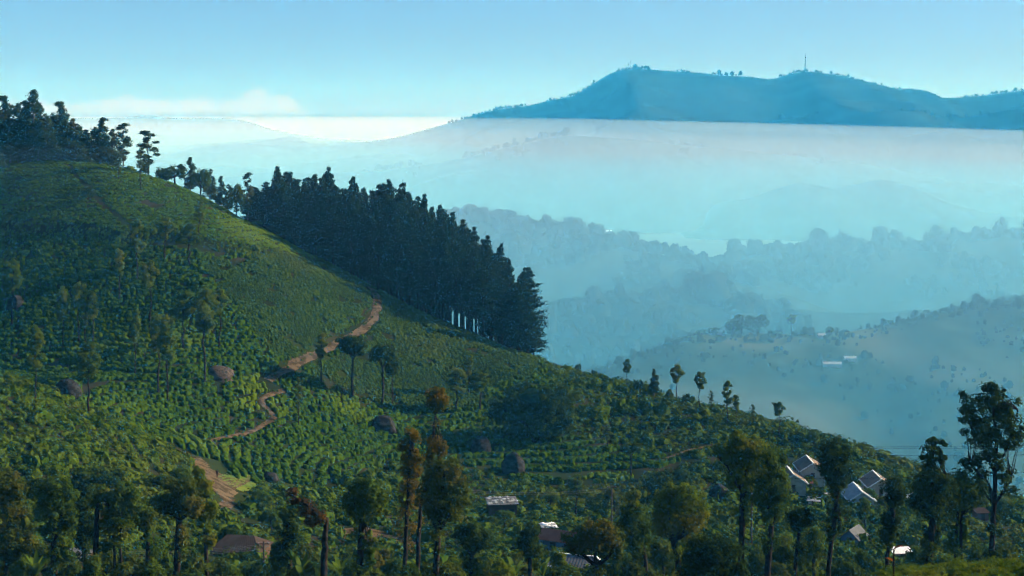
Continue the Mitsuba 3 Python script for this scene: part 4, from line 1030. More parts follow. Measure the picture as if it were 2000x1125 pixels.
    ('undergrowth_tree', 'bushy_kind_1', -58.1, 232.0, 7.3, 4.3, 'leafy green bush tree left of the leafy tree, two pale slanting stems at lower', None),
    ('undergrowth_tree', 'bushy_kind_2', -48.1, 205.0, 5.7, 5.7, 'rounded olive bush tree right of the leafy tree, two pale slanting stems at lower', None),
    ('undergrowth_tree', 'bushy_kind_1', -48.8, 225.0, 7.4, 4.6, 'low green bush tree right of the green slim tree left of the dark brown', None),
    ('undergrowth_tree', 'bushy_kind_0', -42.2, 200.0, 4.6, 4.6, 'ragged dark bush tree left of the dark brown crowned tree, crooked limbs above the', None),
    ('undergrowth_tree', 'bushy_kind_1', -45.1, 230.0, 7.1, 4.3, 'broad green bush tree left of the bright yellow green tree right of the dark', None),
    ('undergrowth_tree', 'bushy_kind_2', -38.5, 215.0, 4.8, 6.0, 'small olive bush tree right of the bright yellow green tree right of the dark', None),
    ('undergrowth_tree', 'bushy_kind_1', -38.5, 235.0, 4.3, 4.8, 'leafy green bush tree right of the bright yellow green tree right of the dark', None),
    ('undergrowth_tree', 'bushy_kind_0', -34.5, 228.0, 6.7, 5.3, 'rounded dark bush tree left of the dark topped column tree, pale lit leaves down', None),
    ('undergrowth_tree', 'bushy_kind_1', -30.1, 210.0, 5.2, 3.9, 'low green bush tree left of the dark topped column tree, pale lit leaves down', None),
    ('undergrowth_tree', 'bushy_kind_2', -29.8, 235.0, 7.3, 6.5, 'ragged olive bush tree right of the dark topped column tree, pale lit leaves down', None),
    ('undergrowth_tree', 'bushy_kind_1', -26.9, 220.0, 4.9, 4.5, 'broad green bush tree left of the bare dark trunk with brown dead foliage hanging', None),
    ('undergrowth_tree', 'bushy_kind_0', -23.9, 228.0, 6.6, 5.3, 'small dark bush tree right of the bare dark trunk with brown dead foliage hanging', None),
    ('undergrowth_tree', 'bushy_kind_1', -20.0, 205.0, 4.3, 3.8, 'leafy green bush tree left of the green tree, a bushy head and leaves all', None),
    ('undergrowth_tree', 'bushy_kind_2', -19.1, 235.0, 6.2, 6.5, 'rounded olive bush tree right of the green tree, a bushy head and leaves all', None),
    ('undergrowth_tree', 'bushy_kind_1', -15.4, 210.0, 4.9, 4.3, 'low green bush tree left of the tall thin orange leaved tree, left of the', None),
    ('undergrowth_tree', 'bushy_kind_0', -12.4, 228.0, 5.7, 5.3, 'ragged dark bush tree right of the orange topped tree rising on a thin stem', None),
    ('undergrowth_tree', 'bushy_kind_1', -7.8, 215.0, 4.8, 4.0, 'broad green bush tree right of the dark thick crowned tree, orange top, right of', None),
    ('undergrowth_tree', 'bushy_kind_2', 0.4, 235.0, 5.8, 6.5, 'small olive bush tree left of the narrow dark tree, an oval crown left of', None),
    ('undergrowth_tree', 'bushy_kind_1', 7.8, 225.0, 3.9, 4.6, 'leafy green bush tree right of the bushy tree between the narrow tree and the', None),
    ('undergrowth_tree', 'bushy_kind_0', 10.2, 240.0, 4.8, 5.6, 'rounded dark bush tree left of the olive brown tree, a domed crown and many', None),
    ('undergrowth_tree', 'bushy_kind_1', 15.6, 230.0, 5.8, 4.3, 'low green bush tree left of the narrow leafy column of a tree left of', None),
    ('undergrowth_tree', 'bushy_kind_2', 20.1, 238.0, 6.6, 6.6, 'ragged olive bush tree left of the low leafy tree left of the yellow topped', None),
    ('undergrowth_tree', 'bushy_kind_1', 25.6, 235.0, 6.7, 4.8, 'broad green bush tree right of the broad tree, sunlit yellow top in the middle', None),
    ('undergrowth_tree', 'bushy_kind_0', 31.8, 240.0, 7.0, 5.6, 'small dark bush tree right of the big dark glossy leaved bush tree at the', None),
    ('undergrowth_tree', 'bushy_kind_1', 36.2, 242.0, 7.5, 4.5, 'leafy green bush tree left of the dark tree, a thick straight stem, right of', None),
    ('undergrowth_tree', 'bushy_kind_2', 35.2, 220.0, 4.5, 6.1, 'rounded olive bush tree right of the dark tree, a thick straight stem, right of', None),
    ('undergrowth_tree', 'bushy_kind_1', 43.1, 240.0, 6.4, 4.9, 'low green bush tree right of the slim tree, a small dark mop head in', None),
    ('undergrowth_tree', 'bushy_kind_0', 49.2, 242.0, 6.8, 5.6, 'ragged dark bush tree right of the dark egg shaped crown on V shaped limbs', None),
    ('undergrowth_tree', 'bushy_kind_1', 53.3, 245.0, 7.3, 4.5, 'broad green bush tree left of the small round headed tree over a leafy leaning', None),
    ('undergrowth_tree', 'bushy_kind_2', 53.9, 225.0, 4.0, 6.3, 'small olive bush tree right of the small round headed tree over a leafy leaning', None),
    ('undergrowth_tree', 'bushy_kind_1', 61.8, 248.0, 8.6, 5.1, 'leafy green bush tree left of the tall tree, a pointed leafy spire above a', None),
    ('undergrowth_tree', 'bushy_kind_0', 67.0, 250.0, 9.0, 5.8, 'rounded dark bush tree left of the tree, twin close stems and a rounded crown', None),
    ('undergrowth_tree', 'bushy_kind_1', 73.2, 255.0, 9.8, 4.7, 'low green bush tree left of the tall open crowned tree, forked limbs at the', None),
    ('undergrowth_tree', 'bushy_kind_2', 76.5, 250.0, 9.6, 7.0, 'ragged olive bush tree right of the tall open crowned tree, forked limbs at the', None),
    ('undergrowth_tree', 'bushy_kind_1', -55.0, 180.0, 4.8, 3.7, 'broad green bush tree right of the green tree at the lower left corner with', None),
    ('undergrowth_tree', 'bushy_kind_0', -49.9, 178.0, 4.2, 4.1, 'small dark bush tree right of the broad bright green tree, leaves down to the', None),
    ('undergrowth_tree', 'bushy_kind_1', -47.9, 185.0, 5.5, 3.4, 'leafy green bush tree right of the dark shaded tree between the pale stemmed tree', None),
    ('undergrowth_tree', 'bushy_kind_2', -42.6, 178.0, 3.9, 4.9, 'squat olive bush tree right of the leafy tree, two pale slanting stems at lower', None),
    ('undergrowth_tree', 'bushy_kind_1', -39.3, 178.0, 4.1, 3.7, 'squat green bush tree right of the green slim tree left of the dark brown', None),
    ('undergrowth_tree', 'bushy_kind_0', -36.0, 180.0, 3.9, 4.2, 'ragged dark bush tree right of the dark brown crowned tree, crooked limbs above the', None),
    ('undergrowth_tree', 'bushy_kind_1', -31.3, 182.0, 3.6, 3.4, 'broad green bush tree right of the bright yellow green tree right of the dark', None),
    ('undergrowth_tree', 'bushy_kind_2', -23.3, 178.0, 3.6, 4.9, 'small olive bush tree right of the dark topped column tree, pale lit leaves down', None),
    ('undergrowth_tree', 'bushy_kind_1', -20.7, 185.0, 3.8, 3.8, 'leafy green bush tree right of the bare dark trunk with brown dead foliage hanging', None),
    ('undergrowth_tree', 'bushy_kind_0', -15.6, 180.0, 3.4, 4.2, 'rounded dark bush tree right of the green tree, a bushy head and leaves all', None),
    ('undergrowth_tree', 'bushy_kind_1', -11.3, 180.0, 3.5, 3.3, 'low green bush tree right of the tall thin orange leaved tree, left of the', None),
    ('undergrowth_tree', 'bushy_kind_2', -7.5, 182.0, 3.4, 5.1, 'ragged olive bush tree right of the dark thick crowned tree, orange top, right of', None),
    ('undergrowth_tree', 'bushy_kind_1', -3.9, 190.0, 3.9, 3.9, 'broad green bush tree right of the small spreading tree, slanting limbs right of the', None),
    ('undergrowth_tree', 'bushy_kind_0', 6.4, 225.0, 4.8, 5.2, 'small dark bush tree right of the bushy tree between the narrow tree and the', None),
    ('undergrowth_tree', 'bushy_kind_1', 13.1, 230.0, 5.0, 4.3, 'leafy green bush tree right of the olive brown tree, a domed crown and many', None),
    ('undergrowth_tree', 'bushy_kind_2', 16.9, 215.0, 4.2, 6.0, 'rounded olive bush tree right of the narrow leafy column of a tree left of', None),
    ('undergrowth_tree', 'bushy_kind_1', 20.7, 205.0, 3.7, 4.2, 'low green bush tree left of the broad tree, sunlit yellow top in the middle', None),
    ('undergrowth_tree', 'bushy_kind_0', 37.9, 225.0, 5.2, 5.2, 'ragged dark bush tree right of the green tree filling the gap between the tangled', None),
    ('undergrowth_tree', 'bushy_kind_1', 48.2, 230.0, 4.9, 4.3, 'broad green bush tree right of the dark egg shaped crown on V shaped limbs', None),
]
for name, kind, x, y, h, w, label, group in HILL_TREES:
    plant(name, kind, x, y, h, w, label, 'tree', group)


# ------------------------------------------------------------------ near trees, each built to its own outline
def near_tree(name, label, x0, y0, trunks, blobs, leaf, bark, size, count, seed, clump=0.40, shell=0.58, cat='tree', per=52):
    """trunks: polylines of (x, z, radius); blobs: (x, z, rx, rz, share); x, z in metres from the foot"""
    g = np.random.default_rng(seed)
    key = numbered(name)
    z0 = float(ground(x0, y0))
    parts = []
    bl = []
    for x, z, rx, rz, sh in blobs:
        bl.append((x, g.uniform(-0.25, 0.25) * rx, z, rx, 0.85 * min(rx, rz * 1.2), rz, sh))
    for line in trunks:
        p = np.array([(x, 0.0, z) for x, z, r in line])
        p[1:, 1] += g.normal(0, 0.06, len(p) - 1) * np.arange(1, len(p))
        r = [q[2] for q in line]
        # finer points along the line, with small bends
        t = np.linspace(0, len(p) - 1, 4 * (len(p) - 1) + 1)
        pp = np.stack([np.interp(t, np.arange(len(p)), p[:, k]) for k in range(3)], 1)
        pp[1:-1] += g.normal(0, 0.035, (len(pp) - 2, 3)) * [1, 1, 0]
        parts.append(tube(pp, np.interp(t, np.arange(len(p)), r), 8))
    tops = [np.array([l[-1][0], 0.0, l[-1][1]]) for l in trunks]
    for x, y, z, rx, ry, rz, sh in bl:
        for q in range(4):
            d = g.normal(size=3)
            d /= np.linalg.norm(d)
            c = np.array([x, y, z]) + d * 0.6 * np.array([rx, ry, rz])
            s = min(tops, key=lambda s: np.linalg.norm(s - c) + (5 if s[2] > c[2] else 0))
            if np.linalg.norm(s - c) < 5.5:
                parts.append(tube(wander(s, c, 5, 0.10, g), [0.07, 0.055, 0.045, 0.03, 0.015], 4, False))
    # leaf tufts that sprout along the stems
    main = np.array([(x, 0.0, z) for x, z, r in trunks[0]])
    tuft = []
    for q in range(int(g.integers(9, 16))):
        t = g.uniform(0.35, 0.98) * (len(main) - 1)
        c = np.array([np.interp(t, np.arange(len(main)), main[:, k]) for k in range(3)])
        a, rr = g.uniform(0, 2 * np.pi), g.uniform(0.3, 0.8)
        tuft.append((c[0] + rr * math.cos(a), rr * math.sin(a), c[2], rr * 1.1, rr * 1.1, rr * g.uniform(1.0, 1.9), 1.0))
    at = T().translate([x0, y0, z0])
    scene[key + '__trunk'] = mikit.ply(join(parts), bark, smooth=True, to_world=at)
    crown = blob_leaves([(a, b, c, 1.18 * d, 1.18 * e, 1.15 * f, q) for a, b, c, d, e, f, q in bl], int(1.9 * count), 1.15 * size, size * 0.6, g, clump, shell, per)
    if leaf != 'leaf_brown':
        crown = join([crown, core(bl, 0.3 if leaf == 'leaf_orange' or name.startswith('open') else 0.5, g), blob_leaves(tuft, 55 * len(tuft), 1.1 * size, size * 0.55, g, 0.8, 0.1, 12)])
    scene[key + '__crown'] = mikit.ply(crown, leaf, to_world=at)
    labels[key] = {'label': label, 'category': cat}
    return key


NEAR_TREES = [
    ('open_crowned_tree', 'tall open crowned tree with forked limbs at the right edge', 55.24, 187.0, [[(-0.00, -0.60, 0.48), (0.00, 2.05, 0.38), (0.12, 5.88, 0.32), (0.29, 9.13, 0.29)], [(0.29, 9.13, 0.27), (-0.41, 11.48, 0.19), (-1.47, 12.66, 0.15), (-2.48, 13.84, 0.11)], [(0.29, 9.13, 0.27), (0.41, 12.96, 0.24), (0.53, 15.91, 0.18), (0.18, 20.03, 0.12), (-0.06, 22.10, 0.07)], [(0.47, 12.37, 0.21), (-0.71, 15.32, 0.15), (-2.18, 17.67, 0.11), (-3.07, 20.03, 0.07)], [(0.47, 12.96, 0.21), (1.65, 15.32, 0.15), (2.53, 17.67, 0.11), (3.01, 20.03, 0.06)], [(0.29, 9.13, 0.24), (1.36, 10.60, 0.15), (2.24, 12.07, 0.11)]], [(-0.12, 20.62, 2.00, 2.59, 1.30), (-2.30, 20.03, 1.65, 2.24, 1.00), (1.95, 19.74, 1.77, 2.48, 1.10), (0.18, 17.38, 3.07, 2.00, 1.00), (-1.89, 17.38, 1.77, 1.77, 1.00), (2.53, 17.08, 1.41, 2.00, 1.00), (-2.18, 13.84, 1.30, 1.30, 0.80), (-3.07, 14.14, 0.71, 0.83, 0.70), (-1.47, 11.78, 1.53, 1.53, 0.80), (1.83, 12.07, 1.41, 2.12, 0.90), (0.47, 14.73, 2.36, 1.30, 0.70), (0.06, 22.51, 0.71, 0.94, 0.80), (1.36, 21.51, 0.59, 1.06, 0.80), (-2.89, 21.51, 0.71, 0.83, 0.70)], 'leaf_dark', 'bark_dark', 0.4, 3300, {'clump': 0.42, 'shell': 0.5}),
    ('spire_tree', 'tall tree with a pointed leafy spire above a wide dark lower crown', 46.76, 182.0, [[(-0.00, -0.60, 0.50), (0.00, 1.60, 0.40), (0.11, 4.58, 0.37), (0.29, 7.45, 0.34)], [(0.29, 7.45, 0.29), (0.40, 12.04, 0.20), (0.52, 16.06, 0.09)], [(0.29, 7.16, 0.23), (-0.86, 8.88, 0.14), (-1.15, 10.32, 0.09)], [(0.29, 7.16, 0.23), (1.72, 8.88, 0.14), (2.30, 10.61, 0.09)]], [(0.46, 15.60, 0.63, 1.38, 1.00), (0.00, 14.05, 0.98, 1.61, 1.00), (1.32, 14.33, 0.69, 1.72, 1.00), (0.52, 12.33, 1.49, 1.49, 1.00), (0.29, 9.74, 2.18, 2.64, 1.20), (-0.86, 10.03, 1.49, 1.95, 1.00), (1.89, 10.32, 1.26, 1.95, 1.00), (0.40, 8.02, 1.61, 1.49, 0.80), (-0.29, 5.44, 0.52, 1.38, 0.40), (0.98, 4.87, 0.52, 1.49, 0.40)], 'leaf_dark', 'bark_dark', 0.36, 4200, {}),
    ('forked_stem_tree', 'tree with twin close stems and a rounded crown right of the spire tree', 51.02, 186.0, [[(-0.18, -0.60, 0.26), (-0.18, 1.48, 0.21), (-0.12, 4.71, 0.19), (0.18, 7.93, 0.18)], [(0.41, -0.60, 0.22), (0.41, 1.48, 0.18), (0.35, 4.71, 0.18), (0.53, 7.93, 0.18)]], [(0.59, 10.57, 1.88, 2.11, 1.20), (1.47, 9.11, 1.17, 1.52, 1.00), (-0.12, 9.11, 1.17, 1.52, 1.00), (2.05, 10.46, 1.17, 0.94, 0.70), (0.88, 6.47, 0.70, 1.76, 0.40), (-0.47, 5.30, 0.59, 1.64, 0.40)], 'leaf_mid', 'bark_dark', 0.36, 2400, {}),
    ('lopped_tree', 'small round headed tree over a leafy leaning stem left of the spire tree', 46.34, 200.0, [[(-0.13, -0.60, 0.32), (-0.13, 3.92, 0.25), (0.19, 6.13, 0.25), (0.63, 8.65, 0.22), (0.50, 10.22, 0.19)]], [(0.50, 11.93, 1.39, 1.89, 1.30), (0.82, 10.86, 1.13, 1.51, 1.00), (0.19, 8.02, 1.13, 1.51, 1.00), (-0.13, 6.13, 1.01, 1.51, 0.90), (0.63, 6.76, 0.88, 1.39, 0.70)], 'leaf_dark', 'bark_dark', 0.34, 2400, {}),
    ('goblet_tree', 'dark egg shaped crown on V shaped limbs above a curving stem', 38.97, 200.0, [[(-0.07, -0.60, 0.39), (-0.06, 0.77, 0.32), (0.25, 4.55, 0.28), (0.76, 8.02, 0.25), (1.07, 10.23, 0.25), (1.01, 11.30, 0.24)], [(1.01, 11.18, 0.19), (0.25, 12.75, 0.13), (-0.32, 14.33, 0.08)], [(1.01, 11.18, 0.19), (1.83, 12.75, 0.13), (2.40, 14.33, 0.08)], [(1.01, 11.18, 0.19), (1.01, 13.70, 0.13), (0.88, 16.22, 0.08)]], [(0.88, 16.85, 1.77, 1.64, 1.20), (0.88, 15.27, 2.02, 2.14, 1.30), (0.13, 14.64, 1.26, 1.89, 1.00), (1.77, 14.96, 1.26, 2.02, 1.00), (0.95, 12.75, 1.26, 1.13, 0.80), (0.63, 8.97, 0.88, 1.26, 0.50), (0.25, 6.76, 0.88, 1.13, 0.50), (1.39, 7.39, 0.57, 0.88, 0.40)], 'leaf_dark', 'bark_dark', 0.34, 3400, {}),
    ('slim_lopped_tree', 'slim tree with a small dark mop head in front of the village', 34.99, 200.0, [[(-0.13, -0.60, 0.32), (-0.13, 0.78, 0.25), (0.00, 4.25, 0.23), (0.32, 6.77, 0.22)]], [(0.32, 8.54, 1.51, 1.39, 1.20), (-0.32, 8.98, 1.01, 1.01, 1.00), (1.26, 8.98, 1.01, 1.13, 1.00), (0.50, 7.53, 1.01, 0.76, 1.00)], 'leaf_dark', 'bark_dark', 0.34, 1500, {}),
    ('twin_crown_tree', 'yellow green tree with a tall ragged top, left of two tangled near trees', 27.90, 198.0, [[(0.06, -0.60, 0.47), (0.06, 4.57, 0.37), (0.12, 8.63, 0.34), (0.19, 11.44, 0.31)], [(0.19, 11.44, 0.25), (-0.94, 13.63, 0.16), (-2.00, 15.19, 0.09)], [(0.19, 11.44, 0.25), (0.50, 14.25, 0.19), (0.50, 17.37, 0.09)], [(0.19, 11.25, 0.25), (1.56, 13.31, 0.16), (2.37, 15.19, 0.09)]], [(0.19, 17.50, 2.12, 1.62, 1.10), (-0.44, 18.31, 0.87, 1.00, 1.00), (1.75, 17.06, 1.50, 1.50, 1.00), (-1.69, 15.81, 1.75, 1.87, 1.00), (0.31, 15.19, 2.37, 2.12, 1.20), (2.37, 14.87, 1.62, 2.12, 1.00), (-1.06, 13.31, 1.50, 1.25, 0.80), (1.12, 12.69, 1.87, 1.50, 0.90), (-2.93, 16.75, 0.75, 0.87, 0.50)], 'leaf_bright', 'bark_dark', 0.36, 3900, {}),
    ('twin_crown_tree', 'dark tree with a thick straight stem, right of two tangled near trees', 29.46, 188.0, [[(0.05, -0.60, 0.48), (0.06, 0.44, 0.39), (0.30, 4.59, 0.36), (0.65, 8.44, 0.33)], [(0.65, 8.44, 0.24), (-0.12, 10.22, 0.18), (-0.71, 12.00, 0.12)], [(0.65, 8.44, 0.24), (1.36, 10.52, 0.18), (1.66, 12.89, 0.12)]], [(0.77, 14.66, 1.54, 1.78, 1.00), (1.48, 12.89, 1.30, 2.02, 1.00), (0.47, 11.40, 2.02, 2.13, 1.30), (1.36, 10.22, 1.30, 1.66, 1.00), (-0.41, 9.92, 1.30, 1.42, 1.00), (0.59, 8.74, 1.42, 1.19, 0.90)], 'leaf_mid', 'bark_dark', 0.36, 3400, {}),
    ('yellow_topped_tree', 'broad tree with sunlit yellow top in the middle of the near row', 20.49, 200.0, [[(0.07, -0.60, 0.47), (0.06, 0.51, 0.38), (-0.06, 3.66, 0.35), (-0.63, 5.55, 0.32)], [(-0.63, 5.55, 0.25), (-0.95, 8.07, 0.19), (-1.26, 10.60, 0.13)], [(-0.57, 5.42, 0.25), (0.95, 7.44, 0.19), (1.58, 9.96, 0.13)]], [(-0.32, 11.98, 2.27, 1.39, 1.20), (-1.58, 10.28, 1.64, 1.89, 1.00), (1.58, 10.91, 1.77, 1.89, 1.00), (0.00, 9.33, 3.03, 2.27, 1.40), (2.33, 8.70, 1.39, 2.27, 1.00), (-2.08, 8.07, 1.26, 1.89, 1.00), (0.32, 6.81, 2.52, 1.39, 1.00)], 'leaf_bright', 'bark_dark', 0.36, 4200, {}),
    ('leafy_column_tree', 'narrow leafy column of a tree left of the yellow topped one', 16.27, 215.0, [[(1.56, -0.60, 0.34), (1.56, 1.02, 0.27), (1.36, 4.07, 0.27), (0.68, 6.78, 0.24), (0.20, 10.17, 0.17)]], [(-0.14, 11.86, 1.02, 1.49, 1.00), (-0.54, 10.17, 1.49, 1.76, 1.00), (0.54, 9.15, 1.49, 2.03, 1.00), (-1.02, 8.14, 1.22, 2.03, 1.00), (0.68, 6.78, 1.36, 2.30, 1.00), (-0.34, 5.42, 1.22, 1.76, 1.00)], 'leaf_mid', 'bark_dark', 0.36, 2800, {}),
    ('glossy_bush', 'big dark glossy leaved bush tree at the bottom in front', 18.68, 150.0, [[(0.00, -0.60, 0.35), (0.00, 0.35, 0.28), (-0.09, 2.25, 0.24), (-0.24, 3.66, 0.19)]], [(-0.24, 3.90, 2.08, 1.70, 1.30), (-1.66, 2.96, 1.51, 1.80, 1.00), (1.42, 2.72, 1.61, 1.89, 1.00), (0.00, 2.25, 2.65, 1.89, 1.30), (-2.36, 1.77, 1.04, 1.42, 1.00), (2.51, 1.77, 0.85, 1.32, 1.00)], 'leaf_glossy', 'bark_dark', 0.26, 5200, {}),
    ('mop_tree', 'olive brown tree with a domed crown and many limbs at the bottom', 9.47, 182.0, [[(0.12, -0.60, 0.57), (0.11, 0.80, 0.46), (0.00, 2.06, 0.40), (-0.06, 2.81, 0.34)], [(-0.03, -0.60, 0.29), (-0.06, 2.64, 0.23), (-1.43, 3.96, 0.17), (-2.30, 5.10, 0.11)], [(-0.09, -0.60, 0.29), (-0.06, 2.64, 0.23), (1.43, 3.96, 0.17), (2.30, 5.39, 0.11)], [(-0.06, -0.60, 0.29), (-0.06, 2.75, 0.23), (-0.11, 4.82, 0.14), (-0.17, 5.97, 0.09)]], [(0.00, 6.65, 2.30, 1.38, 1.20), (-2.01, 5.68, 1.49, 1.61, 1.00), (2.01, 5.85, 1.49, 1.72, 1.00), (0.00, 5.28, 2.87, 1.72, 1.30), (-2.58, 4.53, 0.92, 1.15, 1.00), (2.58, 4.24, 0.80, 1.15, 1.00)], 'leaf_olive', 'bark_dark', 0.34, 3600, {}),
    ('narrow_tree', 'narrow dark tree with an oval crown left of the brown roofed house', 2.21, 200.0, [[(0.06, -0.60, 0.32), (0.06, 1.13, 0.25), (0.00, 3.34, 0.25), (-0.06, 4.91, 0.22), (-0.13, 7.12, 0.13)]], [(-0.13, 7.43, 1.01, 1.39, 1.00), (-0.32, 6.17, 1.39, 1.64, 1.20), (0.32, 5.23, 1.26, 1.39, 1.00), (-0.69, 5.23, 0.88, 1.13, 1.00)], 'leaf_dark', 'bark_dark', 0.34, 1700, {}),
    ('spreading_tree', 'small spreading tree with slanting limbs right of the orange trees', -4.67, 190.0, [[(-0.06, -0.60, 0.37), (-0.06, 0.93, 0.30), (0.00, 3.02, 0.27), (0.00, 4.22, 0.24)], [(0.01, -0.60, 0.22), (0.00, 4.04, 0.18), (-0.72, 5.12, 0.12), (-1.32, 6.32, 0.07)], [(-0.02, -0.60, 0.22), (0.00, 4.04, 0.18), (0.78, 5.42, 0.12), (1.38, 6.32, 0.07)]], [(0.18, 6.92, 1.92, 1.08, 1.20), (-1.02, 6.32, 1.20, 1.20, 1.00), (1.38, 6.20, 1.20, 1.20, 1.00), (0.18, 5.60, 1.80, 0.96, 1.00)], 'leaf_dark', 'bark_dark', 0.34, 2000, {}),
    ('orange_tree', 'tall thin orange leaved tree, left of the orange group', -12.46, 190.0, [[(-0.12, -0.60, 0.34), (-0.12, 0.91, 0.27), (0.00, 5.70, 0.24), (0.18, 9.89, 0.21), (0.48, 14.08, 0.15), (0.60, 17.68, 0.08)]], [(0.66, 17.98, 0.84, 1.20, 0.70), (0.24, 16.48, 1.08, 1.44, 0.90), (1.08, 15.88, 0.90, 1.68, 0.90), (0.18, 14.38, 1.08, 1.68, 1.00), (1.20, 13.78, 0.90, 1.68, 1.00), (0.48, 11.99, 1.20, 1.68, 0.90), (0.18, 9.89, 0.78, 1.08, 0.50), (-0.42, 10.79, 0.48, 0.84, 0.40)], 'leaf_orange', 'bark_dark', 0.34, 1900, {'clump': 0.5, 'shell': 0.3}),
    ('orange_tree', 'orange topped tree rising on a thin stem in the middle of the orange group', -11.66, 200.0, [[(-0.00, -0.60, 0.35), (0.00, 0.96, 0.28), (0.13, 6.00, 0.25), (0.44, 10.73, 0.22), (1.45, 14.83, 0.16), (1.89, 17.98, 0.13), (2.21, 21.76, 0.08)]], [(2.21, 24.41, 1.13, 0.88, 0.90), (2.96, 23.34, 1.01, 1.01, 0.90), (1.45, 23.78, 0.76, 0.88, 0.80), (2.21, 22.52, 0.88, 0.76, 0.60), (2.21, 17.98, 1.01, 1.51, 0.50), (1.45, 16.40, 0.76, 1.39, 0.50), (2.96, 17.35, 0.88, 1.64, 0.70), (2.59, 15.46, 0.76, 1.39, 0.60)], 'leaf_orange', 'bark_dark', 0.34, 1700, {'clump': 0.5, 'shell': 0.3}),
    ('orange_tree', 'dark thick crowned tree with orange top, right of the orange group', -8.43, 182.0, [[(-0.12, -0.60, 0.47), (-0.11, 0.96, 0.37), (0.00, 4.40, 0.34), (0.11, 6.98, 0.32)], [(0.11, 6.81, 0.26), (-0.75, 8.70, 0.17), (-1.20, 11.29, 0.11)], [(0.11, 6.81, 0.26), (1.43, 8.70, 0.17), (2.12, 10.71, 0.11)], [(0.11, 6.92, 0.23), (0.52, 10.14, 0.17), (0.86, 13.58, 0.11)]], [(1.09, 13.87, 1.38, 1.26, 0.80), (2.01, 13.01, 0.92, 1.26, 0.80), (-0.17, 12.43, 1.49, 1.72, 1.10), (1.55, 11.00, 1.95, 2.18, 1.30), (-0.63, 10.71, 1.49, 2.07, 1.10), (0.69, 8.99, 2.30, 1.61, 1.20), (3.04, 11.29, 0.80, 2.64, 0.90)], 'leaf_olive', 'bark_dark', 0.36, 4000, {}),
    ('leafy_trunk_tree', 'green tree with a bushy head and leaves all down its thick stem', -16.10, 172.0, [[(-0.00, -0.60, 0.51), (0.00, 1.14, 0.41), (0.05, 3.86, 0.38), (0.16, 6.57, 0.35), (0.27, 8.46, 0.27)], [(0.27, 8.19, 0.22), (-0.70, 9.82, 0.16), (-1.25, 10.90, 0.08)], [(0.27, 8.19, 0.22), (1.57, 9.55, 0.16), (2.28, 10.63, 0.08)]], [(-0.16, 11.18, 1.52, 1.19, 1.10), (1.46, 10.90, 1.41, 1.41, 1.00), (-0.70, 9.82, 1.30, 1.30, 1.00), (1.74, 9.55, 1.41, 1.30, 1.00), (0.27, 9.01, 1.74, 1.30, 1.00), (2.98, 8.74, 0.65, 0.43, 0.40), (1.03, 6.30, 0.65, 1.41, 0.60), (1.14, 4.13, 0.76, 1.41, 0.70), (1.03, 2.34, 0.98, 1.08, 0.70)], 'leaf_mid', 'bark_dark', 0.34, 3800, {}),
    ('bare_trunk_tree', 'bare dark trunk with brown dead foliage hanging from one drooping limb', -18.88, 165.0, [[(-0.26, -0.60, 0.46), (-0.26, 1.27, 0.36), (-0.16, 4.39, 0.34), (-0.05, 6.47, 0.26), (0.05, 7.93, 0.21)], [(0.05, 7.83, 0.16), (-0.88, 8.55, 0.13), (-2.18, 9.33, 0.10), (-3.38, 10.22, 0.07), (-4.21, 10.89, 0.04)]], [(-3.69, 10.53, 0.83, 0.52, 0.80), (-2.70, 9.70, 0.94, 0.52, 0.90), (-1.92, 8.81, 0.83, 0.73, 1.00), (-0.88, 8.14, 0.94, 0.73, 1.00), (-1.51, 7.51, 0.52, 0.62, 0.80)], 'leaf_brown', 'bark_dark', 0.3, 1100, {'clump': 0.55, 'shell': 0.3}),
    ('lopped_tree', 'dark topped column tree with pale lit leaves down its right side', -26.18, 190.0, [[(0.18, -0.60, 0.37), (0.18, 1.04, 0.30), (0.12, 4.63, 0.27), (0.00, 7.63, 0.24)]], [(0.00, 9.24, 1.20, 0.84, 1.20), (-0.18, 8.35, 1.08, 0.84, 1.00), (0.54, 6.73, 0.84, 1.44, 0.90), (0.42, 4.63, 0.84, 1.56, 0.90), (-0.18, 5.83, 0.72, 1.44, 0.60), (-1.08, 4.33, 1.08, 1.56, 0.70)], 'leaf_dark', 'bark_dark', 0.32, 2200, {}),
    ('spreading_tree', 'dark brown crowned tree with crooked limbs above the lower left clearing', -37.52, 182.0, [[(-0.12, -0.60, 0.50), (-0.11, 1.24, 0.40), (0.00, 5.25, 0.34), (0.23, 8.41, 0.32)], [(0.23, 8.24, 0.23), (-0.92, 9.27, 0.17), (-1.95, 9.84, 0.11)], [(0.23, 8.24, 0.23), (1.49, 9.27, 0.17), (2.24, 10.13, 0.11)]], [(-0.06, 12.14, 2.07, 1.26, 1.20), (-1.20, 10.70, 1.72, 1.38, 1.00), (1.38, 10.70, 1.61, 1.61, 1.00), (-0.06, 9.84, 2.41, 1.38, 1.00), (2.24, 9.56, 0.92, 1.38, 0.70), (0.52, 5.83, 0.80, 1.72, 0.40)], 'leaf_olive', 'bark_dark', 0.34, 3400, {}),
    ('sunlit_tree', 'bright yellow green tree right of the dark brown crowned one at left', -38.65, 205.0, [[(0.13, -0.60, 0.36), (0.13, 1.14, 0.29), (0.06, 5.02, 0.26), (-0.13, 8.89, 0.23), (-0.65, 12.77, 0.13)]], [(-1.10, 14.39, 0.90, 1.42, 0.90), (-0.26, 13.10, 1.03, 1.55, 1.00), (0.19, 11.16, 1.29, 1.68, 1.00), (0.90, 10.19, 0.90, 1.03, 0.80), (-0.13, 9.22, 1.03, 1.29, 1.00), (0.39, 6.96, 0.78, 1.81, 0.80)], 'leaf_bright', 'bark_dark', 0.34, 2100, {}),
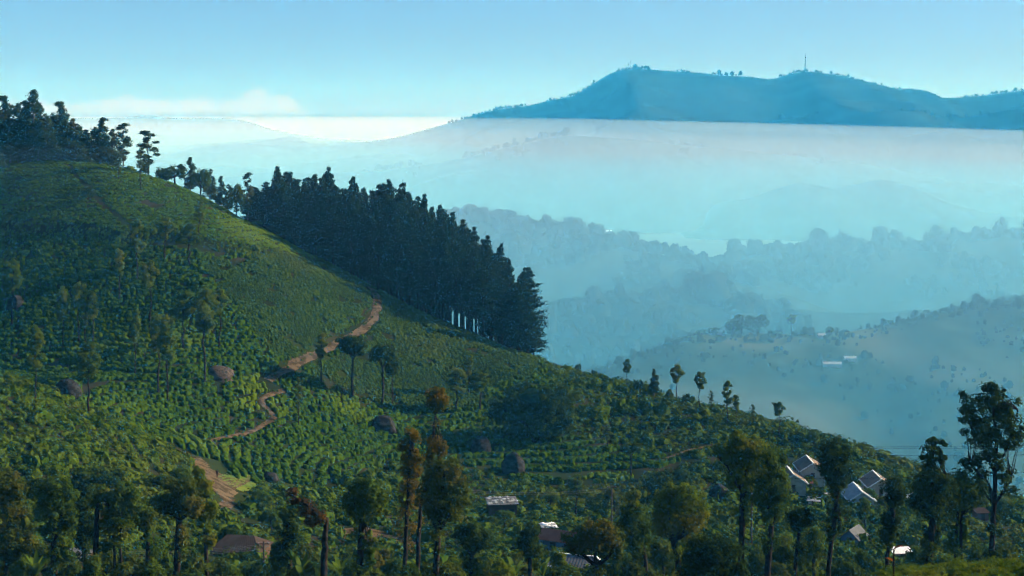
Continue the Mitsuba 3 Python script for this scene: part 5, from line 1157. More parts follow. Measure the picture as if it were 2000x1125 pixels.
    ('slim_near_tree', 'green slim tree left of the dark brown crowned one', -44.96, 200.0, [[(0.13, -0.60, 0.35), (0.13, 1.17, 0.28), (0.13, 4.95, 0.25), (0.06, 8.73, 0.19), (0.00, 10.94, 0.13)]], [(-0.13, 10.94, 1.13, 1.39, 1.00), (0.50, 9.68, 1.01, 1.39, 1.00), (-0.44, 9.05, 1.01, 1.39, 1.00), (0.19, 7.47, 0.88, 1.39, 0.80), (0.69, 5.27, 0.57, 1.64, 0.60)], 'leaf_mid', 'bark_dark', 0.34, 1900, {}),
    ('pale_stem_tree', 'leafy tree with two pale slanting stems at lower left', -47.03, 195.0, [[(-3.01, -0.60, 0.46), (-3.01, 1.26, 0.37), (-2.95, 6.18, 0.34), (-2.77, 10.48, 0.28), (-2.40, 12.33, 0.18)], [(-0.61, -0.60, 0.23), (-0.61, 1.26, 0.18), (-0.80, 6.18, 0.16), (-1.29, 10.48, 0.12)], [(0.31, -0.60, 0.23), (0.31, 1.26, 0.18), (-0.06, 6.18, 0.15), (0.31, 10.48, 0.10)]], [(0.61, 12.33, 1.35, 1.48, 1.00), (-0.61, 10.79, 1.84, 1.72, 1.00), (1.23, 10.79, 1.35, 1.72, 1.00), (0.18, 9.25, 1.84, 1.60, 1.00), (-2.46, 11.71, 1.35, 1.48, 0.80), (-1.54, 8.64, 1.23, 1.84, 0.80), (-0.18, 6.79, 1.23, 1.60, 0.80), (-1.84, 5.56, 0.98, 1.84, 0.70)], 'leaf_mid', 'bark_dark', 0.34, 3600, {}),
    ('bushy_near_tree', 'broad bright green tree with leaves down to the bottom at lower left', -53.99, 192.0, [[(-0.06, -0.60, 0.49), (-0.06, 1.43, 0.39), (-0.12, 5.66, 0.36), (0.00, 9.30, 0.30)]], [(0.12, 12.93, 1.82, 1.33, 1.10), (-1.39, 11.72, 1.69, 1.57, 1.00), (1.33, 11.41, 1.45, 1.82, 1.00), (-0.18, 10.20, 2.42, 1.69, 1.20), (1.63, 9.30, 1.09, 1.33, 1.00), (0.42, 7.48, 1.57, 1.45, 0.80), (1.21, 5.06, 0.97, 1.57, 0.80), (-0.79, 8.09, 1.21, 1.21, 0.70)], 'leaf_mid', 'bark_dark', 0.34, 4200, {}),
    ('bushy_near_tree', 'green tree at the lower left corner with a tall ragged crown', -61.17, 198.0, [[(-0.38, -0.60, 0.47), (-0.37, 1.47, 0.37), (-0.25, 6.46, 0.34), (-0.12, 10.21, 0.28)]], [(-0.50, 14.26, 1.62, 1.50, 1.00), (0.50, 12.39, 1.37, 1.62, 1.00), (-1.25, 12.08, 1.62, 2.12, 1.00), (0.00, 10.21, 2.12, 1.75, 1.20), (1.75, 8.96, 1.37, 1.87, 1.00), (-0.62, 7.40, 1.87, 1.87, 1.00), (2.18, 6.46, 1.25, 1.75, 0.80), (0.62, 4.90, 1.62, 1.62, 0.80)], 'leaf_olive', 'bark_dark', 0.34, 4000, {}),
    ('shaded_tree', 'dark shaded tree between the pale stemmed tree and the bright green one', -55.81, 212.0, [[(-0.00, -0.60, 0.50), (0.00, 1.28, 0.40), (0.07, 5.96, 0.33), (0.20, 9.97, 0.27)]], [(0.00, 12.31, 1.47, 1.60, 1.00), (-0.47, 10.64, 1.74, 2.01, 1.20), (0.67, 8.63, 1.47, 2.27, 1.00), (-0.33, 6.63, 1.47, 2.27, 1.00)], 'leaf_glossy', 'bark_dark', 0.34, 2300, {}),
    ('lower_bush_tree', 'rounded sunlit bush tree at the bottom below the small spreading tree', -1.56, 165.0, [[(-0.10, -0.60, 0.26), (-0.10, 0.61, 0.21), (-0.10, 1.91, 0.16), (-0.10, 2.43, 0.10)]], [(-0.26, 2.59, 1.56, 1.04, 1.20), (0.78, 2.07, 1.14, 0.94, 1.00), (-1.30, 1.91, 0.94, 0.94, 1.00)], 'leaf_bright', 'bark_dark', 0.28, 1600, {}),
    ('village_near_tree', 'green tree among the stems in front of the slim mop headed tree', 42.78, 230.0, [[(0.00, -0.60, 0.32), (0.00, 1.87, 0.25), (0.00, 5.13, 0.22), (-0.15, 7.31, 0.15)]], [(-0.15, 7.67, 1.60, 1.60, 1.00), (0.73, 6.22, 1.60, 1.74, 1.00), (-1.09, 5.49, 1.45, 1.74, 1.00)], 'leaf_mid', 'bark_dark', 0.36, 1500, {}),
    ('village_near_tree', 'green tree filling the gap between the tangled trees and the mop headed tree', 39.27, 235.0, [[(0.00, -0.60, 0.32), (0.00, 1.08, 0.26), (-0.07, 4.78, 0.22), (-0.15, 6.63, 0.15)]], [(-0.15, 7.00, 1.48, 1.48, 1.00), (0.59, 5.15, 1.48, 1.63, 1.00), (-1.11, 4.78, 1.33, 1.78, 1.00)], 'leaf_mid', 'bark_dark', 0.36, 1400, {}),
    ('village_near_tree', 'low leafy tree left of the yellow topped one at the bottom', 20.57, 225.0, [[(-0.50, -0.60, 0.35), (-0.50, 0.65, 0.28), (-0.43, 3.49, 0.25), (-0.35, 4.55, 0.21)], [(0.43, -0.60, 0.31), (0.43, 0.65, 0.25), (0.43, 3.49, 0.21), (0.50, 4.91, 0.18)]], [(-0.35, 5.62, 1.56, 1.42, 1.00), (0.71, 4.55, 1.28, 1.28, 1.00)], 'leaf_mid', 'bark_dark', 0.36, 1200, {}),
    ('village_near_tree', 'bushy tree between the narrow tree and the domed olive tree', 6.43, 240.0, [[(0.23, -0.60, 0.28), (0.23, 0.79, 0.23), (0.23, 3.06, 0.19)]], [(0.23, 4.95, 1.21, 1.21, 1.00), (0.76, 3.81, 1.21, 1.21, 1.00)], 'leaf_bright', 'bark_dark', 0.34, 900, {}),
    ('dome_tree', 'huge broad dome shaped tree, the largest crown on the slope', 6.19, 436.0, [[(-0.41, -1.33, 1.10), (-0.27, 1.69, 0.96), (-0.14, 5.13, 0.69)], [(-0.14, 3.06, 0.69), (-4.81, 6.50, 0.41), (-8.25, 8.56, 0.27)], [(-0.14, 3.34, 0.69), (4.81, 6.91, 0.41), (7.56, 8.56, 0.27)]], [(-0.69, 12.41, 7.97, 4.40, 1.30), (-6.19, 9.94, 5.77, 5.22, 1.00), (5.50, 10.21, 5.50, 5.50, 1.00), (0.00, 7.19, 11.00, 5.77, 1.40), (9.21, 6.50, 3.02, 4.67, 1.00), (-9.62, 6.50, 3.02, 4.12, 1.00), (-4.81, 3.06, 4.67, 3.02, 1.00), (4.81, 3.06, 4.95, 3.02, 1.00)], 'leaf_dark', 'bark_dark', 0.72, 6000, {'clump': 0.36, 'shell': 0.8, 'per': 90}),
]
for k, a in enumerate(NEAR_TREES):
    near_tree(*a[:-1], seed=300 + k, **a[-1])


# ------------------------------------------------------------------ far woods, bushes on the far hill, trees on the mountain's skyline
diffuse('far_leaf', two_tone((0.012, 0.024, 0.012), (0.018, 0.030, 0.014), 0.0035))


def on_ridge(key, x, y):
    """height of a far ridge at x, y (nearest of its grid points, along its columns)"""
    X, Y, Z = RIDGES[key]
    i = np.clip(np.searchsorted(X[:, 0], x), 1, len(X) - 1)
    out = np.empty(len(x))
    for k in range(len(x)):
        a, b = i[k] - 1, i[k]
        t = np.clip((x[k] - X[a, 0]) / (X[b, 0] - X[a, 0] + 1e-9), 0, 1)
        out[k] = (1 - t) * np.interp(y[k], Y[a], Z[a]) + t * np.interp(y[k], Y[b], Z[b])
    return out


def crest_y(key, x):
    X, Y, Z = RIDGES[key]
    return np.interp(x, X[:, 0], Y[np.arange(len(X)), Z.argmax(1)])


far_t = []
for k in range(6):
    g = np.random.default_rng(700 + k)
    v, f = dome(7, 4, 1.0, 0.5, 700 + k, 0.22)
    v[:, 2] = v[:, 2] * 0.9 + 0.5
    d = g.normal(size=(9, 3))
    d[:, 2] = np.abs(d[:, 2])
    d /= np.linalg.norm(d, axis=1, keepdims=True)
    far_t.append(join([(v, f), leaf_cards(d * [0.5, 0.5, 0.45] + [0, 0, 0.5], d + g.normal(size=d.shape) * 0.5, 0.34, 0.2, g), tube([(0, 0, -0.1), (0, 0, 0.5)], [0.05, 0.04], 3, False)]))


def far_wood(key, ridge_key, x0, x1, n, near, past, h, label, seed, crest=0.5, mat='far_leaf'):
    global rng
    rng = np.random.default_rng(seed)
    x = rng.uniform(x0, x1, n)
    c = rng.uniform(size=n) < crest
    y = crest_y(ridge_key, x) + np.where(c, rng.uniform(-25, 18, n), rng.uniform(-near, past, n))
    keep = c | (meshkit.fbm(np.stack([x / 90, y / 120, x * 0], -1), 3, seed) > 0.48)
    x, y = x[keep], y[keep]
    if crest > 0.6:
        keep = meshkit.noise(np.stack([x / 110, x * 0, x * 0], -1), seed) > 0.36
        x, y = x[keep], y[keep]
    n = len(x)
    s = h * np.exp(rng.normal(0, 0.34, n)) * (0.65 + 0.7 * meshkit.noise(np.stack([x / 60, y / 60, x * 0], -1), seed))
    wd = s * rng.uniform(0.5, 0.95, n)
    v, f = scatter(far_t, x, y, on_ridge(ridge_key, x, y) - 0.5, wd, wd, s, rng.uniform(0, 6, n))
    nn = meshkit.arrays((v, f), True)[2] * 0.35 + [0, -0.25, 0.9]            # leafy crowns scatter light like a soft cushion, not like facets
    nn /= np.linalg.norm(nn, axis=1, keepdims=True)
    scene[key] = {'type': 'ply', 'filename': meshkit.write_ply((v, f), normals=nn), 'face_normals': False, 'bsdf': {'type': 'ref', 'id': mat}}
    labels[key] = {'kind': 'stuff', 'label': label, 'category': 'woods'}


far_wood('far_woods', 'forest_ridge', -120, 330, 1300, 330, 10, 12, 'hazy woods covering the forested ridge left of centre beyond the pines', 31)
far_wood('far_woods_001', 'wooded_ridge', 180, 930, 2200, 420, 10, 12, 'hazy woods with a ragged top along the long ridge at right', 32)
far_wood('far_woods_002', 'lower_forest_ridge', 20, 330, 900, 250, 10, 13, 'hazy lower wood in the middle of the valley behind the lone far tree', 33)
far_wood('far_bushes', 'middle_hill', 60, 560, 1700, 420, 6, 3.6, 'scattered hazy bushes and hedges over the nearer far hillside at right', 34, 0.22)
far_wood('skyline_trees', 'big_mountain', -300, 2500, 700, 400, 8, 9, 'tiny trees fringing the skyline of the big blue mountain', 35, 0.75)
far_wood('skyline_trees_001', 'misty_hill', -500, 1000, 420, 300, 8, 13, 'faint trees along the top of the pale hill in the mist', 36, 0.7)
far_wood('skyline_trees_002', 'mountain_spur', 900, 2000, 160, 300, 8, 12, 'tiny trees on the spur in front of the big mountain at far right', 37, 0.6)

FAR_TREES = [
    ('far_tree', 'bushy_kind_0', 189.4, 1335, 24.4, 25.3, 'biggest rounded far tree of the clump on the hazy hill, left part'),
    ('far_tree', 'bushy_kind_0', 201.6, 1338, 24.0, 22.8, 'right part of the big rounded clump of far trees on the hazy hill'),
    ('far_tree', 'bushy_kind_0', 181.1, 1330, 18.0, 16.8, 'lower far tree at the left side of the big rounded clump'),
    ('far_tree', 'shade_kind_3', 231.9, 1345, 17.0, 11.0, 'lone slender far tree right of the big rounded clump'),
    ('far_tree', 'bushy_kind_0', 165.9, 1332, 7.6, 14.3, 'low far tree behind the far house with a pale front'),
    ('far_tree', 'bushy_kind_0', 154.6, 1325, 6.3, 10.0, 'small far bush tree at the left end of the hazy crest'),
    ('far_tree', 'bushy_kind_0', 217.9, 1342, 5.1, 11.0, 'low far bush tree between the rounded clump and the lone slender tree'),
    ('far_tree', 'bushy_kind_1', 265.4, 1358, 7.3, 8.6, 'small far tree on the crest right of the far white house'),
    ('far_tree', 'bushy_kind_0', 326.6, 1400, 6.2, 7.1, 'small dark far tree midway along the hazy crest'),
    ('far_tree', 'bushy_kind_0', 366.4, 1435, 6.3, 7.2, 'dark far tree on the rising hazy crest near the right edge'),
]
for name, kind, x, y, h, w, label in FAR_TREES:
    key = numbered(name)
    H, R = KIND_SIZE[kind.rstrip('_0123456789').replace('_kind', '')]
    z = float(on_ridge('middle_hill', np.array([x]), np.array([y]))[0])
    s = w / (2 * R)
    scene[key] = {'type': 'instance', 'group': {'type': 'ref', 'id': kind}, 'to_world': T().translate([x, y, z]).rotate([0, 0, 1], (x * 37) % 360).scale([s, s, h / H])}
    labels[key] = {'label': label, 'category': 'tree'}

# ------------------------------------------------------------------ boulders
def rock_tone(a, b, c):
    def fn(p, n, uv):
        k = mikit.mix(a, b, mikit.smoothstep(0.3, 0.7, mikit.fbm(p.x * 0.9, p.y * 0.9, p.z * 1.3, 4)))
        return mikit.mix(k, c, mikit.smoothstep(0.56, 0.66, mikit.fbm(p.x * 1.7 + 5, p.y * 1.7, p.z * 1.7, 3)))
    return fn


diffuse('rock_grey', rock_tone((0.014, 0.014, 0.014), (0.032, 0.031, 0.029), (0.012, 0.016, 0.010)))
diffuse('rock_brown', rock_tone((0.030, 0.024, 0.020), (0.056, 0.043, 0.034), (0.022, 0.022, 0.016)))
diffuse('rock_tan', rock_tone((0.036, 0.028, 0.022), (0.070, 0.053, 0.040), (0.025, 0.023, 0.018)))
for k, (x, y, r, h, tone, label) in enumerate(ROCKS):
    key = numbered('boulder')
    m = trimesh.creation.icosphere(subdivisions=3)
    v = np.array(m.vertices)
    q = v * 1.1 + 10.3 * k
    n1, n2 = meshkit.fbm(q, 3, k), meshkit.fbm(q * 3.1, 4, k + 50)
    v = v * (0.82 + 0.42 * n1 + 0.10 * (n2 - 0.5))[:, None]
    c = np.array([np.cos(k * 2.1), np.sin(k * 2.1), 0.4])
    over = np.clip(v @ c - 0.72, 0, None)
    v = v - 0.8 * over[:, None] * c
    flat = tone == 'tan'
    v = v * [r, r * 0.85, h * (0.75 if not flat else 0.6)]
    gx, gy = slope(np.array([x]), np.array([y]), 2.5)
    v[:, 2] += (0.8 if flat else 0.3) * (gx[0] * v[:, 0] + gy[0] * v[:, 1]) + (0.10 if not flat else -0.05) * h
    scene[key] = mikit.ply((v, np.array(m.faces)), 'rock_' + tone, smooth=True, to_world=T().translate([x, y, float(ground(x, y))]))
    labels[key] = {'label': label, 'category': 'boulder'}

# ------------------------------------------------------------------ houses
def plain(key, c, rough=None):
    diffuse(key, two_tone(tuple(0.8 * v for v in c), c, 1.1, 0.35, 0.6, 4))


plain('wall_white', (0.36, 0.38, 0.40))
plain('wall_blue', (0.10, 0.17, 0.24))
plain('wall_cream', (0.40, 0.36, 0.28))
plain('brick', (0.14, 0.075, 0.05))
plain('roof_tan', (0.20, 0.155, 0.115))
plain('roof_grey', (0.34, 0.35, 0.35))
plain('roof_dark', (0.045, 0.033, 0.028))
plain('roof_tin', (0.11, 0.115, 0.12))
plain('roof_red', (0.10, 0.055, 0.042))
plain('trim_white', (0.82, 0.80, 0.76))
plain('timber', (0.07, 0.045, 0.03))
scene['window_glass'] = {'type': 'twosided', 'bsdf': {'type': 'roughplastic', 'diffuse_reflectance': {'type': 'rgb', 'value': [0.015, 0.02, 0.025]}, 'alpha': 0.06}}


def box(x0, x1, y0, y1, z0, z1):
    m = trimesh.creation.box(extents=[x1 - x0, y1 - y0, z1 - z0])
    return np.array(m.vertices) + [(x0 + x1) / 2, (y0 + y1) / 2, (z0 + z1) / 2], np.array(m.faces)


def slab(a, b, c, d, t):
    """a plate of thickness t below the quad a b c d"""
    q = np.array([a, b, c, d], float)
    n = np.cross(q[1] - q[0], q[3] - q[0])
    n /= np.linalg.norm(n)
    v = np.vstack([q, q - n * t])
    f = [(0, 1, 2), (0, 2, 3), (4, 6, 5), (4, 7, 6)] + [x for i in range(4) for x in ((i, i + 4, (i + 1) % 4), ((i + 1) % 4, i + 4, (i + 1) % 4 + 4))]
    return v, np.array(f)


def corrugated(a, b, c, d, t, n, amp):
    """a roof of ribbed sheets over the quad: ribs run from edge a-b to edge d-c"""
    a, b, c, d = (np.array(q, float) for q in (a, b, c, d))
    nn = np.cross(b - a, d - a)
    nn /= np.linalg.norm(nn)
    u = np.linspace(0, 1, 2 * n + 1)
    off = amp * (np.arange(2 * n + 1) % 2)
    lo = a + (b - a) * u[:, None] + nn * off[:, None]
    hi = d + (c - d) * u[:, None] + nn * off[:, None]
    top = np.stack([lo, hi], 1)
    bot = top - nn * t
    v = np.concatenate([top.reshape(-1, 3), bot.reshape(-1, 3)])
    m = len(u) * 2
    f = []
    for i in range(len(u) - 1):
        p, q, r, s = 2 * i, 2 * i + 1, 2 * i + 3, 2 * i + 2
        f += [(p, s, r), (p, r, q), (m + p, m + r, m + s), (m + p, m + q, m + r), (p, m + p, m + s), (p, m + s, s), (q, r, m + r), (q, m + r, m + q)]
    return v, np.array(f)


def house(label, x, y, rot, L, W, hw, hr, wall, roof, trim=None, z=None, over=0.45, name='house', hip=0.0, openings=True):
    """gabled house: ridge along its own y; parts wall, roof, trim, door, window"""
    key = numbered(name)
    zz = (float(ground(x, y)) if z is None else z)
    at = T().translate([x, y, zz]).rotate([0, 0, 1], rot)
    w, l = W / 2, L / 2
    v = np.array([(-w, -l, -2.5), (w, -l, -2.5), (w, -l, hw), (0, -l, hw + hr * (1 if not hip else 0.02)), (-w, -l, hw), (-w, l, -2.5), (w, l, -2.5), (w, l, hw), (0, l, hw + hr * (1 if not hip else 0.02)), (-w, l, hw)])
    f = [(0, 1, 2), (0, 2, 3), (0, 3, 4), (5, 7, 6), (5, 8, 7), (5, 9, 8), (0, 4, 9), (0, 9, 5), (1, 6, 7), (1, 7, 2), (4, 3, 8), (4, 8, 9), (3, 2, 7), (3, 7, 8)]
    scene[key + '__wall'] = mikit.ply((v, np.array(f)), wall, to_world=at)
    s = hr / w
    e, zo, zr = w + over, hw - s * over + 0.06, hw + hr + 0.06
    lo, hl = l + over, l + over - hip
    n = max(int(L / 0.45), 6)
    parts = [corrugated((-e, lo, zo), (-e, -lo, zo), (0, -hl, zr), (0, hl, zr), 0.05, n, 0.05), corrugated((e, -lo, zo), (e, lo, zo), (0, hl, zr), (0, -hl, zr), 0.05, n, 0.05)]
    if hip:
        parts += [slab((-e, -lo, zo), (e, -lo, zo), (0.02, -hl, zr), (-0.02, -hl, zr), 0.05), slab((e, lo, zo), (-e, lo, zo), (-0.02, hl, zr), (0.02, hl, zr), 0.05)]
    scene[key + '__roof'] = mikit.ply(join(parts), roof, to_world=at)
    if trim:
        b = []
        for ys in (-1, 1):
            y0, y1 = sorted((ys * (lo + 0.003), ys * (lo + 0.10)))
            for xs in (-1, 1):
                b.append((np.array([(xs * e, y0, zo - 0.12), (xs * e, y1, zo - 0.12), (0, y1, zr - 0.12), (0, y0, zr - 0.12), (xs * e, y0, zo + 0.12), (xs * e, y1, zo + 0.12), (0, y1, zr + 0.12), (0, y0, zr + 0.12)]),
                          np.array([(0, 1, 2), (0, 2, 3), (4, 6, 5), (4, 7, 6), (0, 4, 5), (0, 5, 1), (1, 5, 6), (1, 6, 2), (2, 6, 7), (2, 7, 3), (3, 7, 4), (3, 4, 0)])))
        for xs in (-1, 1):
            x0, x1 = sorted((xs * (e + 0.004), xs * (e + 0.13)))
            b.append(box(x0, x1, -lo, lo, zo - 0.1, zo + 0.1))
        b.append(box(-0.16, 0.16, -hl + 0.11, hl - 0.11, zr + 0.02, zr + 0.13))
        scene[key + '__trim'] = mikit.ply(join(b), trim, to_world=at)
    if openings:
        scene[key + '__door'] = mikit.ply(box(-0.45, 0.45, -l - 0.05, -l + 0.05, 0.0, 2.0), 'timber', to_world=at)
        k = 0
        for yy in np.arange(-l + 1.6, l - 1.2, 3.0):
            for xs in (-1, 1):
                wk = key + '__window' + ('' if k == 0 else f'_{k:03d}')
                scene[wk + '__frame'] = mikit.ply(join([box(xs * w - 0.05, xs * w + 0.05, yy - 0.6, yy + 0.6, zf, zf + 0.1) for zf in (0.9, 1.9)] + [box(xs * w - 0.05, xs * w + 0.05, yy + q - 0.05, yy + q + 0.05, 1.0, 1.9) for q in (-0.55, 0.0, 0.55)]), 'timber', to_world=at)
                scene[wk + '__pane'] = mikit.ply(box(xs * w - 0.02, xs * w + 0.02, yy - 0.5, yy + 0.5, 1.0, 1.9), 'window_glass', to_world=at)
                k += 1
    labels[key] = {'label': label, 'category': 'house'}
    return key


def shed(label, x, y, rot, L, W, h0, h1, wall, roof, z=None, name='shed', clutter=None, edge=None):
    """box-like shed under one sloping sheet roof"""
    key = numbered(name)
    zz = (float(ground(x, y)) if z is None else z)
    at = T().translate([x, y, zz]).rotate([0, 0, 1], rot)
    w, l = W / 2, L / 2
    v = np.array([(-w, -l, -2.5), (w, -l, -2.5), (w, l, -2.5), (-w, l, -2.5), (-w, -l, h0), (w, -l, h0), (w, l, h1), (-w, l, h1)])
    f = [(0, 1, 5), (0, 5, 4), (1, 2, 6), (1, 6, 5), (2, 3, 7), (2, 7, 6), (3, 0, 4), (3, 4, 7), (4, 5, 6), (4, 6, 7)]
    scene[key + '__wall'] = mikit.ply((v, np.array(f)), wall, to_world=at)
    o, s = 0.35, (h1 - h0) / L
    scene[key + '__roof'] = mikit.ply(corrugated((-w - o, -l - o, h0 - s * o + 0.08), (w + o, -l - o, h0 - s * o + 0.08), (w + o, l + o, h1 + s * o + 0.08), (-w - o, l + o, h1 + s * o + 0.08), 0.05, max(int(W / 0.45), 5), 0.05), roof, to_world=at)
    scene[key + '__door'] = mikit.ply(box(-0.45, 0.45, -l - 0.05, -l + 0.05, 0.0, min(1.95, h0 - 0.1)), 'timber', to_world=at)
    if W > 3.2:
        scene[key + '__window'] = mikit.ply(box(w * 0.45, w * 0.45 + 0.9, -l - 0.04, -l + 0.04, 1.0, min(1.8, h0 - 0.15)), 'window_glass', to_world=at)
    labels[key] = {'label': label, 'category': 'shed' if name == 'shed' else 'hut'}
    if edge:
        scene[key + '__fascia'] = mikit.ply(box(-w - o, w + o, -l - o - 0.1, -l - o - 0.005, h0 - s * o - 0.1, h0 - s * o + 0.16), edge, to_world=at)
    if clutter:                                                        # stones and boards that weigh the sheets down
        g = np.random.default_rng(COUNT[name] + 900)
        for q in range(clutter[0]):
            px, py = g.uniform(-w, w), g.uniform(-l, l)
            hz = h0 + (h1 - h0) * (py + l) / L + 0.22
            m = trimesh.creation.icosphere(subdivisions=1)
            sv = np.array(m.vertices) * g.uniform(0.7, 1.15, (len(m.vertices), 1)) * g.uniform(0.18, 0.42) * [1.5, 1.1, 0.6]
            scene[key + '__roof__stone' + ('' if q == 0 else f'_{q:03d}')] = mikit.ply((sv + [px, py, hz], np.array(m.faces)), clutter[1], to_world=at)
    return key


house('tan roofed long house with white edges, upper one of the left pair', 75.23, 410.50, 0.00, 9.00, 6.00, 2.60, 1.90, 'wall_cream', 'roof_tan', 'trim_white', z=-91.47)
house('tan roofed house with white edges, lower one of the left pair behind a tree', 69.20, 403.50, 0.00, 9.00, 6.00, 2.60, 1.90, 'wall_cream', 'roof_tan', 'trim_white', z=-92.84)
house('tan roofed long house with white edges, rightmost and alone above the bushes', 90.68, 403.50, 0.00, 9.00, 5.80, 2.60, 1.90, 'wall_cream', 'roof_tan', 'trim_white', z=-93.87)
house('long house with pale grey sheet roof between the goblet tree and the tan roof', 84.11, 395.00, 0.00, 10.00, 5.80, 2.60, 1.90, 'wall_white', 'roof_grey', 'trim_white', z=-95.02)
house('small dark blue gabled house with grey roof low among the terraces', 71.02, 337.25, -32.00, 5.00, 3.60, 2.00, 1.60, 'wall_blue', 'roof_tin', z=-89.19)
shed('shed with bright white sheet roof near the red tipped shoot', 77.75, 324.50, 6.00, 2.60, 3.60, 1.50, 1.90, 'wall_cream', 'trim_white', z=-88.69)
shed('little shed with white roof on the right behind the lopped tree', 97.55, 398.25, 10.00, 2.40, 2.60, 1.70, 2.10, 'wall_cream', 'roof_grey', z=-95.26)
shed('brick walled shed below the two left tan roofs', 72.09, 404.75, -10.00, 3.40, 5.20, 2.20, 2.50, 'brick', 'roof_red', z=-93.52)
shed('pale blue walled shack with stones on its white roof in the hollow', 7.36, 324.25, 12.00, 3.00, 2.60, 2.20, 2.40, 'wall_white', 'roof_grey', z=-84.31, clutter=(9, 'trim_white'))
house('long low house with red brown roof right of the pale blue shack', 9.45, 306.00, 62.00, 7.50, 4.60, 2.50, 1.30, 'wall_blue', 'roof_red', z=-82.06)
shed('dark hut with a flat roof weighed down by pale stones', -2.26, 358.25, 8.00, 5.00, 6.20, 2.90, 3.30, 'timber', 'roof_tin', z=-88.20, name='hut', clutter=(26, 'roof_grey'))
house('house with blue wall and white roof edge at the bottom under the domed olive tree', 10.15, 268.25, 70.00, 7.00, 5.00, 2.50, 1.20, 'wall_blue', 'roof_tin', z=-76.36, trim='trim_white')
house('low house with a wide dark brown hipped roof at lower left', -45.99, 275.25, 80.00, 8.40, 6.50, 1.90, 1.70, 'timber', 'roof_dark', z=-74.84, hip=2.2, openings=False)
shed('grey tin roofed shed among the stems at lower left', -67.34, 249.25, -20.00, 4.50, 4.00, 1.90, 2.70, 'timber', 'roof_tin', z=-69.99)
shed('brown roofed shed under the open crowned tree at right', 112.72, 390.75, 8.00, 3.00, 2.80, 1.80, 2.20, 'brick', 'roof_dark', z=-97.18)
shed('small white roofed shed left of the goblet tree stem', 72.49, 389.75, -15.00, 2.20, 2.60, 1.60, 1.90, 'wall_cream', 'roof_grey', z=-93.95)
shed('tiny pale roofed shed below the grey roofed house', 76.16, 394.75, 20.00, 1.80, 2.20, 1.50, 1.70, 'wall_cream', 'roof_grey', z=-93.95)
house('far house with a gleaming white roof above the forested ridge', 173.08, 3000.00, 90.00, 22.40, 9.00, 4.00, 1.50, 'wall_white', 'trim_white', z=-218.64, openings=False, name='far_house')
house('far house with a pale front left of the big far tree', 168.56, 1330.00, 88.00, 11.00, 6.00, 2.60, 1.20, 'wall_white', 'roof_grey', z=float(on_ridge('middle_hill', np.array([168.6]), np.array([1330.0]))[0]), openings=False, name='far_house')
house('upper one of two long pale far houses on the hazy hillside', 268.41, 1290.00, 88.00, 9.00, 4.50, 2.60, 1.20, 'wall_white', 'roof_grey', z=float(on_ridge('middle_hill', np.array([268.4]), np.array([1290.0]))[0]), openings=False, name='far_house')
house('lower one of two long pale far houses on the hazy hillside', 250.24, 1270.00, 88.00, 14.00, 4.50, 2.60, 1.20, 'wall_white', 'roof_grey', z=float(on_ridge('middle_hill', np.array([250.2]), np.array([1270.0]))[0]), openings=False, name='far_house')
house('far white house on the crest right of the lone far tree', 256.53, 1345.00, 88.00, 6.00, 4.00, 2.60, 1.20, 'wall_white', 'roof_grey', z=float(on_ridge('middle_hill', np.array([256.5]), np.array([1345.0]))[0]), openings=False, name='far_house')

# ------------------------------------------------------------------ power lines
diffuse('wire', {'type': 'rgb', 'value': [0.02, 0.02, 0.022]})
diffuse('wire_pale', {'type': 'rgb', 'value': [0.10, 0.10, 0.10]})


def pole(label, x, y, h):
    key = numbered('utility_pole')
    z = float(ground(x, y))
    scene[key + '__post'] = mikit.ply(tube([(x, y, z - 1), (x, y, z + h)], [0.15, 0.10], 8), 'bark_grey', smooth=40)
    v, f = box(-0.9, 0.9, -0.06, 0.06, h - 0.5, h - 0.36)
    scene[key + '__crossarm'] = mikit.ply((v + [x, y, z], f), 'timber')
    for q, dx in enumerate((-0.8, 0.0, 0.8)):
        v, f = box(dx - 0.06, dx + 0.06, -0.05, 0.05, h - 0.355, h - 0.18)
        scene[key + '__insulator' + ('' if q == 0 else f'_{q:03d}')] = mikit.ply((v + [x, y, z], f), 'wall_white')
    labels[key] = {'label': label, 'category': 'utility pole'}


def cable(label, a, b, sag, mat='wire', r=0.035):
    key = numbered('power_line')
    t = np.linspace(0, 1, 40)[:, None]
    p = np.array(a, float) * (1 - t) + np.array(b, float) * t
    p[:, 2] -= sag * 4 * t[:, 0] * (1 - t[:, 0])
    scene[key] = mikit.ply(tube(p, r, 4, False), mat, smooth=True)
    labels[key] = {'label': label, 'category': 'power line'}


pole('pole carrying the wires behind the twin yellow green trees', 48.69, 330.00, 20.55)
pole('pole just outside the right edge of the picture', 101.67, 300.00, 26.72)
pole('pole at the corner of the dark brown roof with wires to the left', -40.06, 262.00, 5.68)
pole('pole hidden among the orange trees', -15.03, 262.00, 15.64)
pole('pole beside the flat roofed hut', 19.67, 320.00, 11.53)
cable('upper of the thin wires crossing the right part below the far hill', (48.69, 330.00, -66.89), (101.67, 300.00, -60.91), 0.35)
cable('second of the thin wires crossing the right part below the far hill', (48.69, 330.00, -67.31), (101.67, 300.00, -61.29), 0.35)
cable('lower single wire crossing the right part between the tall trees', (48.69, 330.00, -68.77), (101.67, 300.00, -62.61), 0.35)
cable('faint wire crossing the spire tree and the goblet tree', (48.54, 329.00, -73.54), (101.33, 299.00, -65.32), 0.6)
cable('wire running left along the scrub from the twin trees', (48.84, 331.00, -67.10), (21.21, 345.00, -69.72), 0.2)
cable('top of four pale wires over the dark brown roof', (-40.06, 262.00, -69.22), (-59.11, 250.00, -67.23), 0.3, 'wire_pale', 0.014)
cable('second of four pale wires over the dark brown roof', (-40.06, 262.00, -69.46), (-59.11, 250.00, -67.54), 0.3, 'wire_pale', 0.014)
